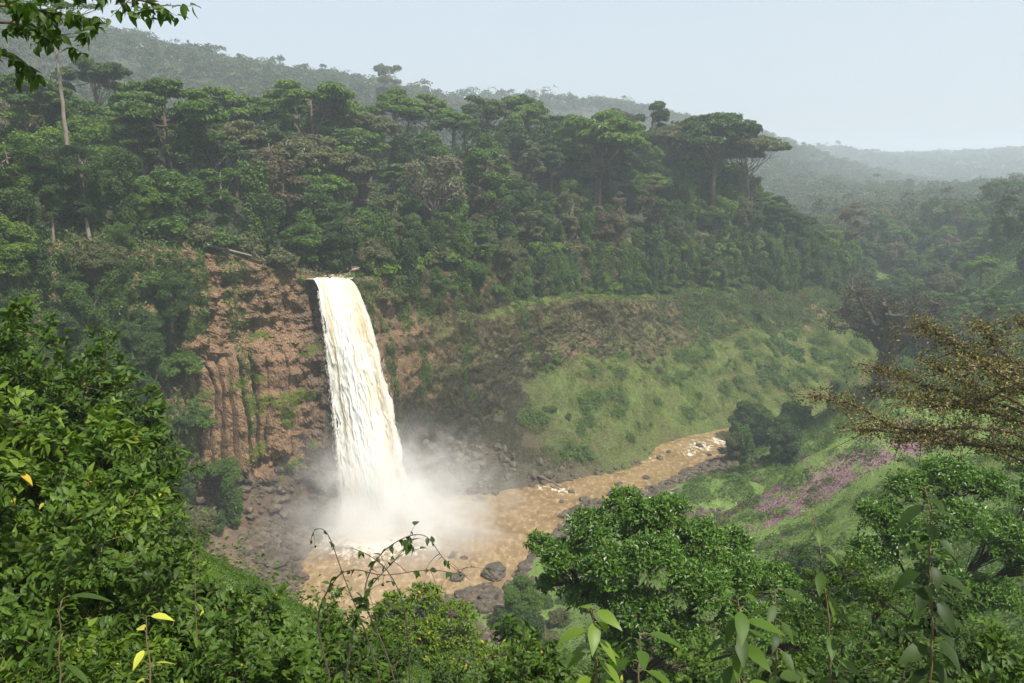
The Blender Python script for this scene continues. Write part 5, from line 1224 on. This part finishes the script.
# brown-leaved tree reaching in from the right
def brown_tree():
    rng = np.random.default_rng(12); Y0 = 24.; base = at(1130, 560, Y0); g = float(Nz(np.array([base[0]]), np.array([base[1]]))[0]); base = np.array([base[0], base[1], g]); root = empty('brown_leaved_tree', base); tb = Tubes()
    fork = at(1110, 500, Y0)-base; tb.add(wob(bez((0, 0, -1), (.2, 0, fork[2]*.5), fork, 9), rng, .05), np.linspace(.3, .2, 9), 10)
    limbs = [[(1110, 500, 0), (1024, 460, 0), (950, 437, .3), (890, 425, .5), (855, 405, .6), (815, 396, .7)], [(1110, 500, 0), (1030, 440, -.5), (970, 428, -.6), (900, 432, -.6), (850, 428, -.8)],
             [(1110, 480, 0), (1040, 400, .5), (985, 365, .8), (950, 340, 1), (922, 325, 1)], [(1110, 480, 0), (1060, 400, -.3), (1000, 350, 0), (985, 325, 0)], [(1110, 480, 0), (1040, 420, .8), (960, 395, 1), (900, 378, 1.2), (870, 365, 1)],
             [(1110, 480, 0), (1030, 390, -.5), (970, 405, -.8), (905, 400, -1)], [(1110, 480, 0), (1060, 360, 0), (1030, 320, 0)],
             [(1110, 480, 0), (1040, 430, 1.2), (980, 410, 1.4), (920, 398, 1.5), (880, 392, 1.6)], [(1110, 480, 0), (1050, 385, -1), (1005, 372, -1.2), (960, 368, -1.2)], [(1110, 480, 0), (1030, 410, 1.8), (970, 385, 2), (925, 360, 2)], [(1110, 500, 0), (1030, 450, 1), (960, 445, 1.2), (900, 440, 1.2)]]
    C = []; A = []
    for L_ in limbs:
        W_ = np.array([at(px, py, Y0+dy) for px, py, dy in L_])-base; P = catmull(W_, 6); P[2:-1] += rng.normal(0, .03, P[2:-1].shape); tb.add(P, np.linspace(.085, .012, len(P)), 7)
        for q in range(72):
            j = rng.integers(int(len(P)*.28), len(P)); d = rand_dirs(rng, 1)[0]; d[0] -= .35; d[2] = d[2]*.42+.08; d = nrm(d); e = P[j]+d*rng.uniform(.3, 1.25)
            Q = wob(bez(P[j], (P[j]+e)/2+rng.normal(0, .05, 3), e, 5), rng, .015); tb.add(Q, np.linspace(.016, .005, 5), 4)
            for w_ in range(20):
                t = rng.random(); c = Q[min(4, int(t*5))]+rng.normal(0, .13, 3); C.append(c); A.append(rand_dirs(rng, 1)[0])
    C = np.array(C); A = np.array(A); U = rand_dirs(rng, len(C))+np.array([0, 0, .8]); U = nrm(U-A*(U*A).sum(-1, keepdims=True)); l = .105*rng.uniform(.6, 1.3, len(C)); V, F = leaf_simple(C, A, U, l, l*.55)
    link('trunk', tb.mesh('trunk', M['darkbark']), root); link('crown', mesh('crown', V, F, M['brown_leaf']), root); tag(root, 'tree with small dry brown leaves reaching in from the right edge', 'tree')
brown_tree()
# overhanging branch, top left
def overhang():
    rng = np.random.default_rng(15); Y0 = 9.; base = at(-260, 420, Y0); g = float(Nz(np.array([base[0]]), np.array([base[1]]))[0]); base = np.array([base[0], base[1], g]); root = empty('overhanging_tree', base); tb = Tubes()
    fork = at(-220, 20, Y0)-base; tb.add(wob(bez((0, 0, -.6), (.1, 0, fork[2]*.5), fork, 9), rng, .03), np.linspace(.16, .1, 9), 9)
    limbs = [[(-220, 20, 0), (-100, -30, 0), (0, -12, 0), (80, -8, .1), (150, 2, .1), (168, 12, .1)], [(-220, 20, 0), (-90, 30, .2), (0, 22, .2), (40, 30, .3), (62, 40, .3)], [(-220, 20, 0), (-80, 0, -.2), (0, 5, -.2), (50, 12, -.2), (92, 20, 0)], [(-220, 40, 0), (-80, 60, .2), (0, 52, .2), (25, 62, .2)]]
    C = []; A = []
    for L_ in limbs:
        W_ = np.array([at(px, py, Y0+dy) for px, py, dy in L_])-base; P = catmull(W_, 6); tb.add(P, np.linspace(.035, .005, len(P)), 6)
        for q in range(26):
            j = rng.integers(int(len(P)*.3), len(P)); d = rand_dirs(rng, 1)[0]; d[2] = d[2]*.4-.1; e = P[j]+nrm(d)*rng.uniform(.12, .4); Q = bez(P[j], (P[j]+e)/2, e, 4); tb.add(Q, np.linspace(.006, .002, 4), 4)
            for w_ in range(7): C.append(Q[rng.integers(1, 4)]+rng.normal(0, .015, 3)); A.append(nrm(rand_dirs(rng, 1)[0]+np.array([0, 0, -.6])))
    C = np.array(C); A = np.array(A); U = nrm(rand_dirs(rng, len(C))*.6+np.array([0, 0, .8])); U = nrm(U-A*(U*A).sum(-1, keepdims=True)); l = .135*rng.uniform(.6, 1.25, len(C)); V, F = leaf_broad(C, A, U, l, l*.5, .3)
    link('trunk', tb.mesh('trunk', M['bark']), root); link('crown', mesh('crown', V, F, M['near'], True), root); tag(root, 'near tree whose leafy branch hangs into the upper left corner', 'tree')
overhang()

# ------------------------------------------------------------------ haze
def haze():
    m, t, out = newmat('haze_air'); v = N(t, 'ShaderNodeVolumePrincipled'); v.inputs['Color'].default_value = (.80, .89, .98, 1); v.inputs['Density'].default_value = 2.9e-4; v.inputs['Anisotropy'].default_value = .15
    t.links.new(v.outputs[0], out.inputs['Volume'])
    x0, x1, y0, y1, z0, z1 = -3560, 4680, -660, 5480, -60, 300
    V = [(x, y, z) for z in (z0, z1) for y in (y0, y1) for x in (x0, x1)]; F = [[0, 2, 3, 1], [4, 5, 7, 6], [0, 1, 5, 4], [2, 6, 7, 3], [0, 4, 6, 2], [1, 3, 7, 5]]
    o = link('haze', mesh('haze', V, F, m)); tag(o, kind='stuff')
haze()
labs = {}
for o in bpy.data.objects:
    if '_h' in o: del o['_h']
for o in list(bpy.data.objects):
    if o.parent is None and 'label' in o: labs.setdefault(o['label'], []).append(o.name)
    if o.parent is None and o.type == 'EMPTY' and 'label' not in o:
        for c in list(o.children): bpy.data.objects.remove(c)
        bpy.data.objects.remove(o)
print('dups', {k: v for k, v in labs.items() if len(v) > 1}, 'objs', len(bpy.data.objects), 'long', [k for k in labs if len(k.split()) > 16][:5])
